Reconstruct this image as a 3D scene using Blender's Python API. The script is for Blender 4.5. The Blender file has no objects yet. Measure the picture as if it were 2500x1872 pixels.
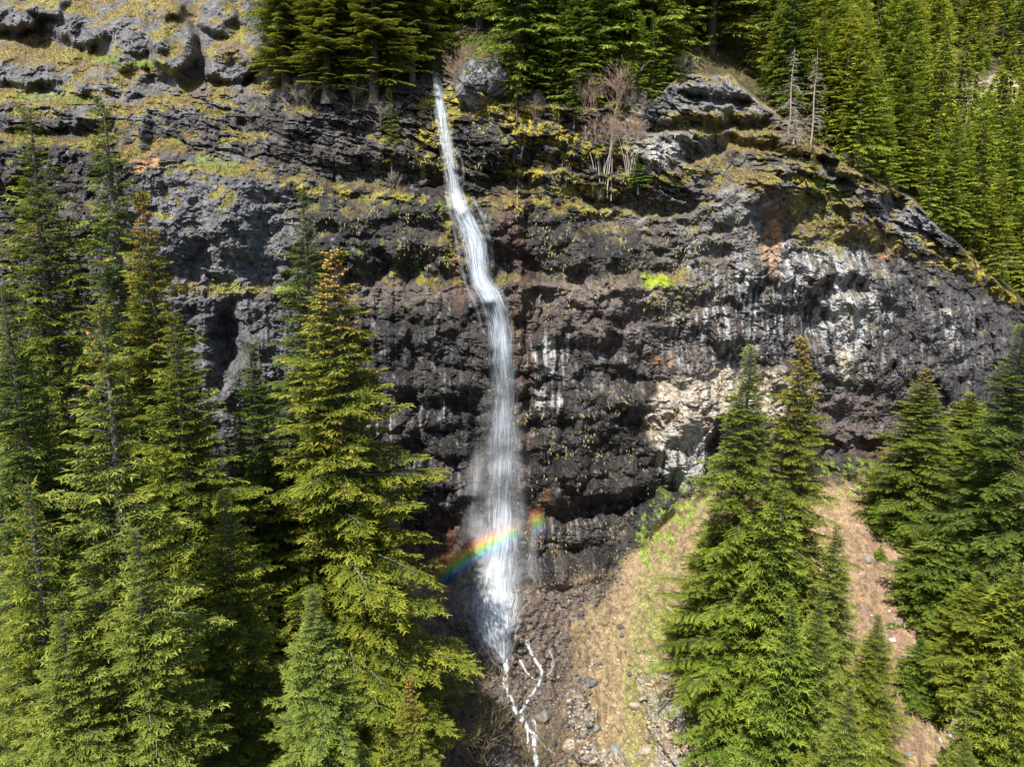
import bpy, math, random
import numpy as np
from mathutils import Vector, Matrix

random.seed(5)
RS = np.random.RandomState(11)
rad = math.radians
S = bpy.context.scene
COL = S.collection

# ------------------------------------------------------------------ camera, sky, sun, exposure
PITCH, FPX, CX, CY = rad(11.0), 1853.0, 1250.0, 936.0
cam_d = bpy.data.cameras.new("camera")
cam_d.sensor_fit = 'HORIZONTAL'
cam_d.sensor_width = 36.0
cam_d.lens = 36.0 * FPX / 2500.0
cam_d.clip_start = 0.5
cam_d.clip_end = 3000.0
cam = bpy.data.objects.new("camera", cam_d)
cam.rotation_euler = (rad(90) - PITCH, 0, 0)
COL.objects.link(cam)
S.camera = cam

SUN_TO = Vector((-0.22, -0.50, 0.80)).normalized()      # direction towards the sun
elev = math.asin(SUN_TO.z)
azim = math.atan2(SUN_TO.x, SUN_TO.y)
W = bpy.data.worlds.new("World")
S.world = W
W.use_nodes = True
wn, wl = W.node_tree.nodes, W.node_tree.links
bg = wn['Background']
sky = wn.new('ShaderNodeTexSky')
sky.sky_type = 'NISHITA'
sky.sun_disc = False
sky.sun_elevation = elev
sky.sun_rotation = azim
wl.new(sky.outputs[0], bg.inputs[0])
bg.inputs[1].default_value = 0.085
sun_d = bpy.data.lights.new("sun", 'SUN')
sun_d.energy = 5.0
sun_d.angle = rad(0.53)
sun_d.color = (1.0, 0.95, 0.86)
sun = bpy.data.objects.new("sun", sun_d)
sun.rotation_euler = SUN_TO.to_track_quat('Z', 'Y').to_euler()
sun.location = (-40, -40, 90)
COL.objects.link(sun)
S.view_settings.view_transform = 'Standard'
S.view_settings.look = 'None'
S.view_settings.exposure = 1.15
S.view_settings.gamma = 1.0
S.view_settings.use_curve_mapping = False
S.cycles.max_bounces = 5
S.cycles.diffuse_bounces = 3
S.cycles.transparent_max_bounces = 24
S.cycles.caustics_reflective = False
S.cycles.caustics_refractive = False

# ------------------------------------------------------------------ helpers
def ray(px, py):
    """X/Y and Z/Y of the sight line through a point of the photograph (2500 x 1872)."""
    v = (CY - py) / FPX
    d = math.cos(PITCH) + v * math.sin(PITCH)
    return ((px - CX) / FPX) / d, (-math.sin(PITCH) + v * math.cos(PITCH)) / d

def proj(X, Y, Z):
    c, s = math.cos(PITCH), math.sin(PITCH)
    dep = Y * c - Z * s
    up = Y * s + Z * c
    return CX + FPX * X / dep, CY - FPX * up / dep

def hsh(ix, iy, seed):
    h = (ix.astype(np.int64) * 374761393 + iy.astype(np.int64) * 668265263 + seed * 2147483647 + 974711) & 0xFFFFFFFF
    h = ((h ^ (h >> 13)) * 1274126177) & 0xFFFFFFFF
    h = ((h ^ (h >> 16)) * 2246822519) & 0xFFFFFFFF
    return ((h ^ (h >> 15)) & 0xFFFFFF).astype(np.float32) / np.float32(0xFFFFFF)

def perlin(x, y, seed=0):
    x = np.asarray(x, np.float32); y = np.asarray(y, np.float32)
    xf, yf = np.floor(x), np.floor(y)
    ix, iy = xf.astype(np.int32), yf.astype(np.int32)
    fx, fy = x - xf, y - yf
    u = fx * fx * fx * (fx * (fx * 6 - 15) + 10)
    w = fy * fy * fy * (fy * (fy * 6 - 15) + 10)
    def g(dx, dy):
        a = hsh(ix + dx, iy + dy, seed) * np.float32(6.2831853)
        return np.cos(a) * (fx - dx) + np.sin(a) * (fy - dy)
    a = g(0, 0) * (1 - u) + g(1, 0) * u
    b = g(0, 1) * (1 - u) + g(1, 1) * u
    return (a * (1 - w) + b * w) * 1.5

def fbm(x, y, o, seed=0, gain=0.5):
    t, a, n = 0, 1.0, 0
    for k in range(o):
        t = t + a * perlin(x * 2 ** k, y * 2 ** k, seed + 17 * k)
        n += a; a *= gain
    return t / n

def billow(x, y, seed=0):
    return np.minimum(np.abs(perlin(x, y, seed)) * 1.8, 1.2)

def worley(x, y, seed=0):
    xf, yf = np.floor(x), np.floor(y)
    f1 = np.full(x.shape, 9.0, np.float32); f2 = f1.copy(); cid = np.zeros(x.shape, np.float32)
    for dx in (-1, 0, 1):
        for dy in (-1, 0, 1):
            cx, cy = xf + dx, yf + dy
            a, b = cx.astype(np.int32), cy.astype(np.int32)
            r1 = hsh(a, b, seed)
            d = np.hypot(cx + .1 + .8 * r1 - x, cy + .1 + .8 * hsh(a, b, seed + 5) - y)
            m = d < f1
            f2 = np.where(m, f1, np.minimum(f2, d))
            cid = np.where(m, hsh(a, b, seed + 9), cid)
            f1 = np.where(m, d, f1)
    return f1, f2, cid

def sm(t):
    t = np.clip(t, 0, 1)
    return t * t * (3 - 2 * t)

def interp(x, pts):
    p = np.array(pts, float)
    return np.interp(x, p[:, 0], p[:, 1])

def mesh_np(name, V, F, attrs=None, smooth=False, mat=None):
    V = np.asarray(V, np.float32); F = np.asarray(F, np.int32)
    k = F.shape[1]
    me = bpy.data.meshes.new(name)
    me.vertices.add(len(V)); me.vertices.foreach_set("co", V.ravel())
    me.loops.add(F.size); me.loops.foreach_set("vertex_index", F.ravel())
    me.polygons.add(len(F))
    me.polygons.foreach_set("loop_start", np.arange(0, F.size, k, dtype=np.int32))
    me.polygons.foreach_set("loop_total", np.full(len(F), k, np.int32))
    me.polygons.foreach_set("use_smooth", np.full(len(F), smooth, bool))
    for an, arr in (attrs or {}).items():
        arr = np.asarray(arr, np.float32)
        if arr.ndim == 1:
            a = me.attributes.new(an, 'FLOAT', 'POINT'); a.data.foreach_set("value", arr)
        else:
            a = me.attributes.new(an, 'FLOAT_COLOR', 'POINT')
            a.data.foreach_set("color", np.hstack([arr, np.ones((len(arr), 1), np.float32)]).ravel())
    if mat: me.materials.append(mat)
    me.update(calc_edges=True)
    return me

def obj(name, me, parent=None, loc=None):
    o = bpy.data.objects.new(name, me); COL.objects.link(o)
    if parent: o.parent = parent
    if loc is not None: o.location = loc
    return o

def tag(o, label=None, cat=None, group=None, kind=None):
    if label: o['label'] = label
    if cat: o['category'] = cat
    if group: o['group'] = group
    if kind: o['kind'] = kind
    return o

class MB:
    """collects tubes and triangles"""
    def __init__(s): s.V = []; s.F = []; s.n = 0; s.A = []
    def add(s, V, F, a=0.0):
        V = np.asarray(V, float); F = np.asarray(F, int)
        s.V.append(V); s.F.append(F + s.n); s.n += len(V)
        s.A.append(np.full(len(V), a) if np.isscalar(a) else a)
    def tube(s, P, R, n=5, a=0.0):
        P = np.asarray(P, float); R = np.asarray(R, float); m = len(P)
        T = np.gradient(P, axis=0); T /= np.linalg.norm(T, axis=1)[:, None] + 1e-9
        ref = np.array([0., 0, 1]) if abs(T[0][2]) < .8 else np.array([1., 0, 0])
        U = np.cross(T, ref); U /= np.linalg.norm(U, axis=1)[:, None] + 1e-9
        Wv = np.cross(T, U)
        ang = np.arange(n) * 2 * np.pi / n
        V = (P[:, None] + R[:, None, None] * (np.cos(ang)[None, :, None] * U[:, None] + np.sin(ang)[None, :, None] * Wv[:, None])).reshape(-1, 3)
        F = []
        for i in range(m - 1):
            for j in range(n):
                k = (j + 1) % n
                F += [(i * n + j, i * n + k, (i + 1) * n + k), (i * n + j, (i + 1) * n + k, (i + 1) * n + j)]
        s.add(V, F, a)
    def mesh(s, name, mat, an='Tint', smooth=False):
        return mesh_np(name, np.vstack(s.V), np.vstack(s.F), {an: np.concatenate(s.A)}, smooth, mat)

# ------------------------------------------------------------------ materials
def new_mat(name):
    m = bpy.data.materials.new(name); m.use_nodes = True
    nt = m.node_tree; b = nt.nodes['Principled BSDF']
    return m, nt.nodes, nt.links, b

def N(nodes, t, **kw):
    n = nodes.new(t)
    for k, v in kw.items(): setattr(n, k, v)
    return n

def mathn(nodes, links, op, a, b=None, clamp=False):
    n = nodes.new('ShaderNodeMath'); n.operation = op; n.use_clamp = clamp
    for i, x in enumerate((a, b)):
        if x is None: continue
        if isinstance(x, (int, float)): n.inputs[i].default_value = x
        else: links.new(x, n.inputs[i])
    return n.outputs[0]

def terrain_mat(name, bumpd=0.12, bump_s=0.8):
    m, n, l, b = new_mat(name)
    at = N(n, 'ShaderNodeAttribute', attribute_name='Col')
    wt = N(n, 'ShaderNodeAttribute', attribute_name='Wet')
    tc = N(n, 'ShaderNodeTexCoord')
    n1 = N(n, 'ShaderNodeTexNoise'); n1.inputs['Scale'].default_value = 1.6; n1.inputs['Detail'].default_value = 9; n1.inputs['Roughness'].default_value = .72
    n2 = N(n, 'ShaderNodeTexNoise'); n2.inputs['Scale'].default_value = 7.0; n2.inputs['Detail'].default_value = 5; n2.inputs['Roughness'].default_value = .7
    for q in (n1, n2): l.new(tc.outputs['Object'], q.inputs['Vector'])
    r1 = N(n, 'ShaderNodeMapRange'); r1.inputs[1].default_value = .35; r1.inputs[2].default_value = .68; r1.inputs[3].default_value = .45; r1.inputs[4].default_value = 1.6
    l.new(n1.outputs[0], r1.inputs[0])
    r2 = N(n, 'ShaderNodeMapRange'); r2.inputs[1].default_value = .3; r2.inputs[2].default_value = .7; r2.inputs[3].default_value = .6; r2.inputs[4].default_value = 1.45
    l.new(n2.outputs[0], r2.inputs[0])
    f = mathn(n, l, 'MULTIPLY', r1.outputs[0], r2.outputs[0])
    vm = N(n, 'ShaderNodeVectorMath', operation='SCALE')
    l.new(at.outputs['Color'], vm.inputs[0]); l.new(f, vm.inputs['Scale'])
    l.new(vm.outputs[0], b.inputs['Base Color'])
    rr = N(n, 'ShaderNodeMapRange'); rr.inputs[3].default_value = .95; rr.inputs[4].default_value = .20
    wr = mathn(n, l, 'MULTIPLY', wt.outputs['Fac'], mathn(n, l, 'ADD', n1.outputs[0], .45))
    l.new(wr, rr.inputs[0]); l.new(rr.outputs[0], b.inputs['Roughness'])
    sp = N(n, 'ShaderNodeMapRange'); sp.inputs[3].default_value = .15; sp.inputs[4].default_value = .75
    l.new(wt.outputs['Fac'], sp.inputs[0]); l.new(sp.outputs[0], b.inputs['Specular IOR Level'])
    b1 = N(n, 'ShaderNodeBump'); b1.inputs['Distance'].default_value = bumpd * 2.2; b1.inputs['Strength'].default_value = bump_s
    b2 = N(n, 'ShaderNodeBump'); b2.inputs['Distance'].default_value = bumpd * .5; b2.inputs['Strength'].default_value = bump_s
    l.new(n1.outputs[0], b1.inputs['Height']); l.new(n2.outputs[0], b2.inputs['Height'])
    l.new(b1.outputs[0], b2.inputs['Normal']); l.new(b2.outputs[0], b.inputs['Normal'])
    return m

M_CLIFF = terrain_mat("cliff_rock", .17, 1.0)
M_GROUND = terrain_mat("scree_ground", .10, .8)
M_HILL = terrain_mat("forest_floor", .10, .8)

def foliage_mat(name, dark, mid, tip, transl=.3):
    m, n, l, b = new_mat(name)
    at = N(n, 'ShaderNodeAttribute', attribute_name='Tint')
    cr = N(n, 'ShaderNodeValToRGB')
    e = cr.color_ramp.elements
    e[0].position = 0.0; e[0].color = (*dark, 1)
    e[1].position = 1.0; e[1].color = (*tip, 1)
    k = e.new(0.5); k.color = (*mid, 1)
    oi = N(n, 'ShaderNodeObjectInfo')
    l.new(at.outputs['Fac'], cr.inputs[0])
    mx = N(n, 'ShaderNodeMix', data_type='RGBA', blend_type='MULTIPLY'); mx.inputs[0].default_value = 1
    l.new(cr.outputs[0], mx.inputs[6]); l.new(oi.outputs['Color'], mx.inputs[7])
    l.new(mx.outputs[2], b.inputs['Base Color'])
    b.inputs['Roughness'].default_value = .6
    b.inputs['Specular IOR Level'].default_value = .25
    tr = N(n, 'ShaderNodeBsdfTranslucent'); l.new(mx.outputs[2], tr.inputs[0])
    ms = N(n, 'ShaderNodeMixShader'); ms.inputs[0].default_value = transl
    out = n['Material Output']
    l.new(b.outputs[0], ms.inputs[1]); l.new(tr.outputs[0], ms.inputs[2]); l.new(ms.outputs[0], out.inputs[0])
    return m

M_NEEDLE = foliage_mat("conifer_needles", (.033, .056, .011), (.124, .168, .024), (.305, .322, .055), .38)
M_GRASS = foliage_mat("grass_blades", (.21, .155, .075), (.21, .18, .07), (.17, .24, .03), .25)
M_TUFT = foliage_mat("pale_grass_tufts", (.36, .31, .15), (.33, .32, .12), (.26, .30, .08), .2)
M_CONE = foliage_mat("conifer_cones", (.20, .10, .035), (.27, .15, .045), (.34, .20, .07), 0.0)

def plain_mat(name, col, col2, rough=.85, scale=6.0, bump=.03, spec=.3):
    m, n, l, b = new_mat(name)
    tc = N(n, 'ShaderNodeTexCoord'); nz = N(n, 'ShaderNodeTexNoise')
    nz.inputs['Scale'].default_value = scale; nz.inputs['Detail'].default_value = 6; nz.inputs['Roughness'].default_value = .7
    l.new(tc.outputs['Object'], nz.inputs['Vector'])
    cr = N(n, 'ShaderNodeValToRGB'); cr.color_ramp.elements[0].color = (*col, 1); cr.color_ramp.elements[1].color = (*col2, 1)
    cr.color_ramp.elements[0].position = .35; cr.color_ramp.elements[1].position = .65
    l.new(nz.outputs[0], cr.inputs[0]); l.new(cr.outputs[0], b.inputs['Base Color'])
    bp = N(n, 'ShaderNodeBump'); bp.inputs['Distance'].default_value = bump
    l.new(nz.outputs[0], bp.inputs['Height']); l.new(bp.outputs[0], b.inputs['Normal'])
    b.inputs['Roughness'].default_value = rough; b.inputs['Specular IOR Level'].default_value = spec
    return m

M_BARK = plain_mat("conifer_bark", (.045, .035, .028), (.17, .15, .13), .9, 5, .03)
M_SNAG = plain_mat("weathered_grey_wood", (.22, .20, .18), (.46, .43, .39), .85, 5)
M_PALEST = plain_mat("pale_sapling_bark", (.30, .27, .23), (.50, .46, .40), .8, 8)
M_TWIG_PINK = plain_mat("pinkish_brown_twigs", (.24, .165, .125), (.38, .28, .21), .8, 8)
M_TWIG_GREY = plain_mat("grey_brown_twigs", (.17, .14, .12), (.33, .29, .25), .8, 8)
M_TWIG_OLIVE = plain_mat("olive_brown_twigs", (.10, .08, .04), (.21, .17, .09), .8, 8)
M_ROCK_GREY = plain_mat("grey_rock", (.10, .10, .10), (.27, .27, .26), .9, 2.6, .12)
M_ROCK_DARK = plain_mat("dark_wet_rock", (.030, .026, .025), (.12, .105, .10), .45, 2.6, .10, .5)
M_ROCK_TAN = plain_mat("tan_rock", (.20, .15, .11), (.42, .34, .26), .9, 2.6, .10)
M_ROCK_WHITE = plain_mat("white_rock", (.40, .38, .35), (.70, .68, .64), .9, 2.6, .10)

# ------------------------------------------------------------------ the land as one relief sheet
def axis(a0, a, b, b1, step, nout):
    inner = np.arange(a, b + step, step)
    t = np.linspace(1, 0, nout, endpoint=False) ** 1.6
    lo = a - (a - a0) * t
    hi = inner[-1] + (b1 - inner[-1]) * t[::-1]
    return np.concatenate([lo, inner, hi])

gx = axis(-700, -50, 2550, 3150, 2.9, 45)
gy = axis(-420, -50, 1930, 2700, 2.9, 45)
PX, PY = np.meshgrid(gx, gy)
KX, Q = ray(PX, PY)

def wob(x, sc, amp, seed): return amp * fbm(x / sc, np.full_like(x, 3.3), 3, seed)

T_PTS = [(-700, -160), (600, -160), (640, 60), (700, 190), (900, 222), (1000, 215), (1055, 168), (1100, 200), (1150, 235), (1250, 250), (1400, 268), (1500, 262), (1600, 250),
         (1645, 200), (1690, 186), (1780, 190), (1850, 255), (1900, 285), (2000, 350), (2100, 430), (2200, 470), (2300, 570), (2400, 655), (2500, 745), (2700, 900), (3150, 1100)]
L1_PTS = [(-700, 330), (0, 340), (400, 400), (480, 415), (600, 440), (700, 450), (900, 472), (1050, 480), (1250, 490), (1500, 512), (1700, 500), (1900, 420), (2000, 440), (2100, 500), (2200, 545), (2300, 640), (2400, 715), (2500, 800), (3150, 1130)]
L2_PTS = [(-700, 700), (400, 700), (700, 714), (900, 703), (1100, 703), (1300, 700), (1650, 690), (1900, 700), (2100, 720), (2300, 770), (2500, 870), (3150, 1150)]
L3_PTS = [(-700, 1250), (900, 1250), (1050, 1268), (1250, 1245), (1500, 1235), (1650, 1170), (1700, 1140), (1900, 1130), (2100, 1105), (2300, 1080), (2500, 1040), (3150, 1170)]
B_PTS = [(-700, 1320), (900, 1320), (1050, 1400), (1250, 1420), (1400, 1400), (1500, 1370), (1600, 1260), (1680, 1190), (1800, 1180), (1900, 1180), (2000, 1160), (2150, 1130), (2300, 1110), (2500, 1065), (3150, 1200)]
Tc = interp(gx, T_PTS) + wob(gx, 60, 16, 1) * sm((gx - 600) / 100)
L1c = interp(gx, L1_PTS) + wob(gx, 90, 14, 2)
L1c = np.maximum(L1c, Tc + 25)
L2c = interp(gx, L2_PTS) + wob(gx, 120, 16, 3)
L3c = interp(gx, L3_PTS) + wob(gx, 90, 18, 4)
Bc = np.maximum(interp(gx, B_PTS) + wob(gx, 90, 22, 5), L3c + 30)
YL1 = interp(gx, [(-700, 72), (0, 74), (400, 74), (700, 77.5), (1050, 79), (1250, 79), (1500, 80), (1700, 79), (1900, 82), (2100, 86), (2300, 90), (2500, 95), (3150, 112)])
YL2 = interp(gx, [(-700, 69), (0, 71), (400, 71.5), (700, 75.2), (1050, 77.2), (1250, 77.5), (1500, 77.6), (1700, 77), (1900, 80), (2100, 83), (2300, 87), (2500, 92), (3150, 110)])
YL3 = interp(gx, [(-700, 67), (0, 69), (400, 70), (700, 74), (1050, 76.3), (1250, 76.5), (1500, 77), (1700, 77.5), (1900, 80.3), (2100, 83), (2300, 86.5), (2500, 90.5), (3150, 108)])
YB = interp(gx, [(-700, 65), (0, 67), (400, 68), (700, 71), (1050, 72.3), (1250, 72.3), (1450, 73.0), (1600, 76), (1700, 77), (1900, 79), (2100, 81.5), (2300, 84), (2500, 87), (3150, 104)])
MS = interp(gx, [(-700, .5), (600, .5), (1000, .7), (1250, .78), (1600, .74), (2000, .66), (2500, .6), (3150, .6)])
HILL_M = .78

def hill_y0(X):
    return interp(X, [(-200, 60), (20, 65), (40, 78), (64, 106), (90, 130), (140, 142), (400, 160)])

def hill_Y(kx, q):
    Y = np.full(np.shape(q), 100.0)
    for _ in range(40):
        Y = .5 * Y + .5 * np.clip(HILL_M * hill_y0(kx * Y) / (HILL_M - q), 30, 600)
    return Y

YH = hill_Y(KX, Q)
kxT, qT = ray(gx, Tc)
YT = hill_Y(kxT, qT)
cl = lambda a, b: np.clip((PY - a) / (b - a), 0, 1)
Y = YT + (YL1 - YT) * cl(Tc, L1c) + (YL2 - YL1) * cl(L1c, L2c) + (YL3 - YL2) * cl(L2c, L3c) + (YB - YL3) * cl(L3c, Bc)
_, qB = ray(gx, Bc)
ZB = qB * YB
YG = (ZB - MS * YB) / (Q - MS)
Y = np.where(PY < Tc, YH, np.where(PY > Bc, YG, Y))
REG_HILL = sm((Tc - PY) / 14.0)
REG_GROUND = sm((PY - Bc) / 40.0)
REG_FACE = (1 - REG_HILL) * (1 - REG_GROUND)

def window(x, a, b, f=35): return sm((x - a) / f) * sm((b - x) / f)

OVL = fbm(PX / 60, PY / 60, 3, 79) * 1.5
def ledge(pts, depth, w, h, seed, amp=10):
    global Y
    line = interp(gx, pts) + wob(gx, 45, amp * 1.5, seed) + wob(gx, 14, amp * .5, seed + 50) + 9 * OVL
    s = line - PY
    Y = Y + depth * sm(s / w) * (1 - sm((s - w) / (h - w))) * window(gx, pts[0][0], pts[-1][0])

# ledges with a tread set back above the line and the rock overhanging it again higher up
ledge([(340, 395), (420, 380), (480, 405), (560, 425), (660, 440), (900, 470), (1110, 478)], 3.0, 22, 150, 21)
ledge([(1040, 490), (1150, 500), (1300, 500), (1500, 520), (1640, 540), (1760, 500)], 2.0, 16, 110, 22)
ledge([(1100, 420), (1200, 430), (1400, 420), (1600, 440)], 1.8, 16, 70, 23)
ledge([(380, 690), (500, 716), (700, 718), (900, 706), (1120, 704)], 1.0, 26, 120, 24)
ledge([(1190, 706), (1300, 700), (1500, 708), (1700, 690)], 1.0, 30, 110, 25)
ledge([(700, 900), (900, 960), (1100, 990), (1200, 970)], -.8, 40, 130, 26)
ledge([(1250, 1010), (1400, 1040), (1600, 1010), (1750, 900), (2000, 890)], -.7, 40, 130, 27)
ledge([(-60, 235), (100, 255), (250, 262), (430, 250)], 3.2, 26, 110, 28)
ledge([(-60, 120), (60, 130), (200, 150), (390, 165)], 3.4, 30, 120, 29)
ledge([(430, 225), (560, 222), (720, 232)], 3.0, 24, 110, 30)
ledge([(-60, 335), (120, 345), (300, 360)], 2.2, 20, 90, 31)
ledge([(1650, 245), (1750, 262), (1850, 262)], 2.4, 12, 45, 32, 5)
ledge([(1560, 330), (1700, 335), (1900, 330)], 3.4, 18, 60, 33, 8)
ledge([(1650, 405), (1800, 370), (1900, 400), (2060, 450)], 3.2, 16, 60, 34, 14)
ledge([(1880, 430), (2000, 440), (2120, 470)], -2.2, 16, 60, 35)
ledge([(1930, 600), (2080, 590), (2260, 660)], -1.1, 30, 100, 36)
ledge([(1780, 690), (1900, 700), (2000, 690), (2150, 720)], -1.2, 34, 110, 37)
ledge([(960, 1290), (1100, 1310), (1300, 1290), (1500, 1270), (1680, 1200)], 1.8, 18, 70, 38)
ledge([(1200, 1400), (1350, 1380), (1500, 1370)], 1.4, 18, 70, 39)
ledge([(1980, 1080), (2100, 1085), (2240, 1070)], -1.0, 16, 60, 40)

BLX, BLY = 14 * perlin(PX / 40, PY / 40, 77), 14 * perlin(PX / 40, PY / 40, 78)
def blob(cx, cy, rx, ry, d, rot=0.0, p=2.0):
    """push the rock out (d < 0) or in (d > 0) over an uneven oval"""
    global Y
    ox = PX - cx + BLX; oy = PY - cy + BLY
    c, s = math.cos(rot), math.sin(rot)
    u, v = (ox * c + oy * s) / rx, (-ox * s + oy * c) / ry
    Y = Y + d * np.exp(-np.power(u * u + v * v, p / 2.0) * 1.2)

for a in [(120, 12, 50, 35, -4.5, 0, 5), (405, 15, 55, 34, -4.5, .1, 5), (622, 110, 36, 50, -3, 0, 5), (190, 75, 60, 48, -4.5, 0, 5), (310, 95, 85, 70, -6.5, .3, 5), (425, 105, 55, 85, -6, -.15, 6), (535, 40, 45, 50, -4, 0, 5), (560, 155, 62, 55, -5, 0, 6), (25, 40, 60, 45, -5, 0, 5), (250, 210, 130, 40, -2.5, .05, 6), (60, 180, 90, 35, -2.5, 0, 6), (110, 285, 140, 40, -2, 0, 6),
          (1170, 185, 62, 48, -3.2, .15, 4), (1305, 232, 26, 20, -1.2, 0, 4),
          (1755, 225, 85, 38, -2.2, .05, 4), (1690, 300, 90, 34, -1.6, -.1, 4), (1600, 370, 70, 40, -1.5, 0, 4),
          (1900, 470, 75, 70, -3.0, .1, 4), (1950, 400, 90, 40, -1.4, .3, 3), (2100, 520, 55, 60, -1.2, 0, 3), (2235, 500, 40, 60, -1.2, 0, 3),
          (2185, 495, 30, 42, 4.5, .2, 4), (2080, 440, 70, 16, 2.4, .1, 3),
          (555, 835, 42, 95, 3.5, .05, 4), (430, 560, 55, 90, -1.6, 0, 3), (560, 560, 70, 110, -2.0, 0, 3),
          (1295, 700, 22, 500, 1.1, 0, 4), (2060, 820, 40, 200, -1.6, 0, 4), (2150, 900, 50, 180, -1.2, 0, 4), (1975, 780, 35, 60, 1.8, 0, 3), (2085, 700, 50, 28, 1.5, 0, 3),
          (1700, 1000, 95, 70, -1.4, -.3, 4), (1665, 1100, 60, 70, -1.0, 0, 4), (1745, 1130, 22, 80, 1.6, .15, 4), (1590, 940, 70, 30, 1.2, 0, 3),
          (1215, 1480, 110, 110, -1.6, 0, 3), (1400, 1400, 90, 50, -1.2, 0, 3), (1050, 1330, 90, 40, 1.5, 0, 4),
          (1240, 330, 40, 60, -1.0, 0, 3), (1250, 440, 55, 22, 1.4, 0, 3), (840, 330, 100, 40, 1.8, 0, 3), (600, 320, 60, 25, 1.5, .1, 3), (2350, 640, 60, 30, -1.2, .7, 3),
          (1010, 820, 70, 80, -1.0, 0, 3), (900, 860, 50, 90, -.9, 0, 3), (1420, 760, 120, 60, -.9, 0, 3), (1450, 620, 130, 60, -.9, 0, 3)]:
    blob(*a)

X0, Z0 = KX * Y, Q * Y
# rock relief
strat = window(PX, -700, 1760, 60) * sm((L1c + 5 - PY) / 25) * REG_FACE
strat = np.maximum(strat, .95 * window(PX, 1800, 2420, 60) * sm((L1c + 60 - PY) / 40) * REG_FACE)
topleft = sm((700 - PX) / 60) * sm((235 - PY) / 30)
strat = strat * (1 - .85 * topleft) * (1 - .35 * window(PX, 1560, 1900, 40) * sm((430 - PY) / 40))
wx = X0 + .55 * fbm(X0 / 2.2, Z0 / 2.2, 3, 41); wz = Z0 + .55 * fbm(X0 / 2.2, Z0 / 2.2, 3, 43)
def domes(sx, sz, seed, flat=.75):
    a, b, c = worley(wx / sx, wz / sz, seed)
    return np.clip(1 - (a / flat) ** 2, 0, 1) * (.35 + .9 * c), b - a, c
d1, e1, c1 = domes(3.4, 2.9, 51)
d2, e2, c2 = domes(1.45, 1.2, 52)
d3, e3, c3 = domes(.62, .55, 53)
f2, f1, cid = e1, 0.0, c1
big = fbm(X0 / 9, Z0 / 8, 3, 50)
mix_r = sm(fbm(X0 / 7, Z0 / 7, 2, 49) * 3 + .55)
crack2 = sm(e2 / .22); cid2 = c2
vert = fbm(X0 / 1.3, Z0 / 9, 3, 59)
zs = wz + .22 * wx
_a, _b, hcid = worley(wx / 1.9 + 3, wz / 1.3, 66)
_a, _b, kcid = worley(wx / .8 + 7, wz / .55, 67)
rid = 1 - np.abs(fbm(wx / 3.1, wz / 2.6, 4, 48, .55)) * 2.2
mid_f = fbm(wx / 2.6, wz / 2.1, 6, 58, .60)
jag = window(PX, 1560, 2420, 50) * sm((640 - PY) / 60)
ctr = window(PX, 700, 1640, 120) * sm((PY - L1c - 10) / 60) * sm((L3c + 20 - PY) / 60) + .7 * window(PX, 2150, 2560, 80) * sm((PY - L1c - 120) / 60)
ctr = np.clip(ctr, 0, 1)
face_d = (1.7 + .9 * ctr) * big + (1 - .75 * ctr) * (0.38 * hcid + .22 * kcid) + ctr * (.75 * d1 + .30 * d2 - .10 * mid_f) + .75 * d1 * (.3 + .7 * mix_r) + (.06 + .34 * mix_r) * d2 + .12 * mix_r * d3 + (1.05 - .35 * sm((PY - L2c) / 80)) * (1 - .35 * ctr) * mid_f + .45 * np.minimum(rid, .8) + .85 * vert * sm((PY - L2c + 120) / 120) + .16 * np.abs(fbm(X0 / .42, Z0 / .40, 3, 47)) * 2
zs = wz + .22 * wx
h1, h2, cid3 = worley(wx / 2.6, zs / .75, 63)
k1, k2, cid4 = worley(wx / 1.1 + 5, zs / .36, 65)
blocks = 1.0 * cid3 + .3 * sm((h2 - h1) / .2)
strat_d = .9 * fbm(wx / 5, zs / 2.2, 5, 56, .55) + .85 * blocks + .40 * cid4 + .15 * sm((k2 - k1) / .25) + 1.0 * big + .4 * d1 + jag * (1.0 * cid3 + .6 * cid4 + .5 * hcid)
gr_n = fbm(X0 / 5, Y / 5, 4, 71)
ground_d = .9 * gr_n + .22 * crack2 * cid2 * sm(fbm(X0 / 4, Y / 4, 3, 72) * 3 + .1) + .12 * fbm(X0 / .5, Z0 / .5, 2, 73)
D = REG_FACE * (face_d * (1 - strat) + strat_d * strat) + REG_GROUND * ground_d * .8 + REG_HILL * (1.3 * fbm(X0 / 3, Z0 / 3, 5, 74, .6) + .5 * window(PX, 1850, 2700, 60) * d2)
# wet rocky apron below the fall
apr = np.exp(-((PX - 1240) / 190) ** 2 - ((PY - 1620) / 300) ** 2) * REG_GROUND
D = D + apr * (.7 * d1 + .6 * d2 + .45 * d3 + .3 * mid_f)
# rock outcrops low on the scree
oc = sm((fbm(X0 / 5, Z0 / 4, 3, 75) - .02) * 5) * sm((PY - 1600) / 120) * window(PX, 1330, 1800, 80) * REG_GROUND
D = D + oc * (.4 * blocks + .4 * crack2 * cid2 + .35 * d3)
Y = Y - D
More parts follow.
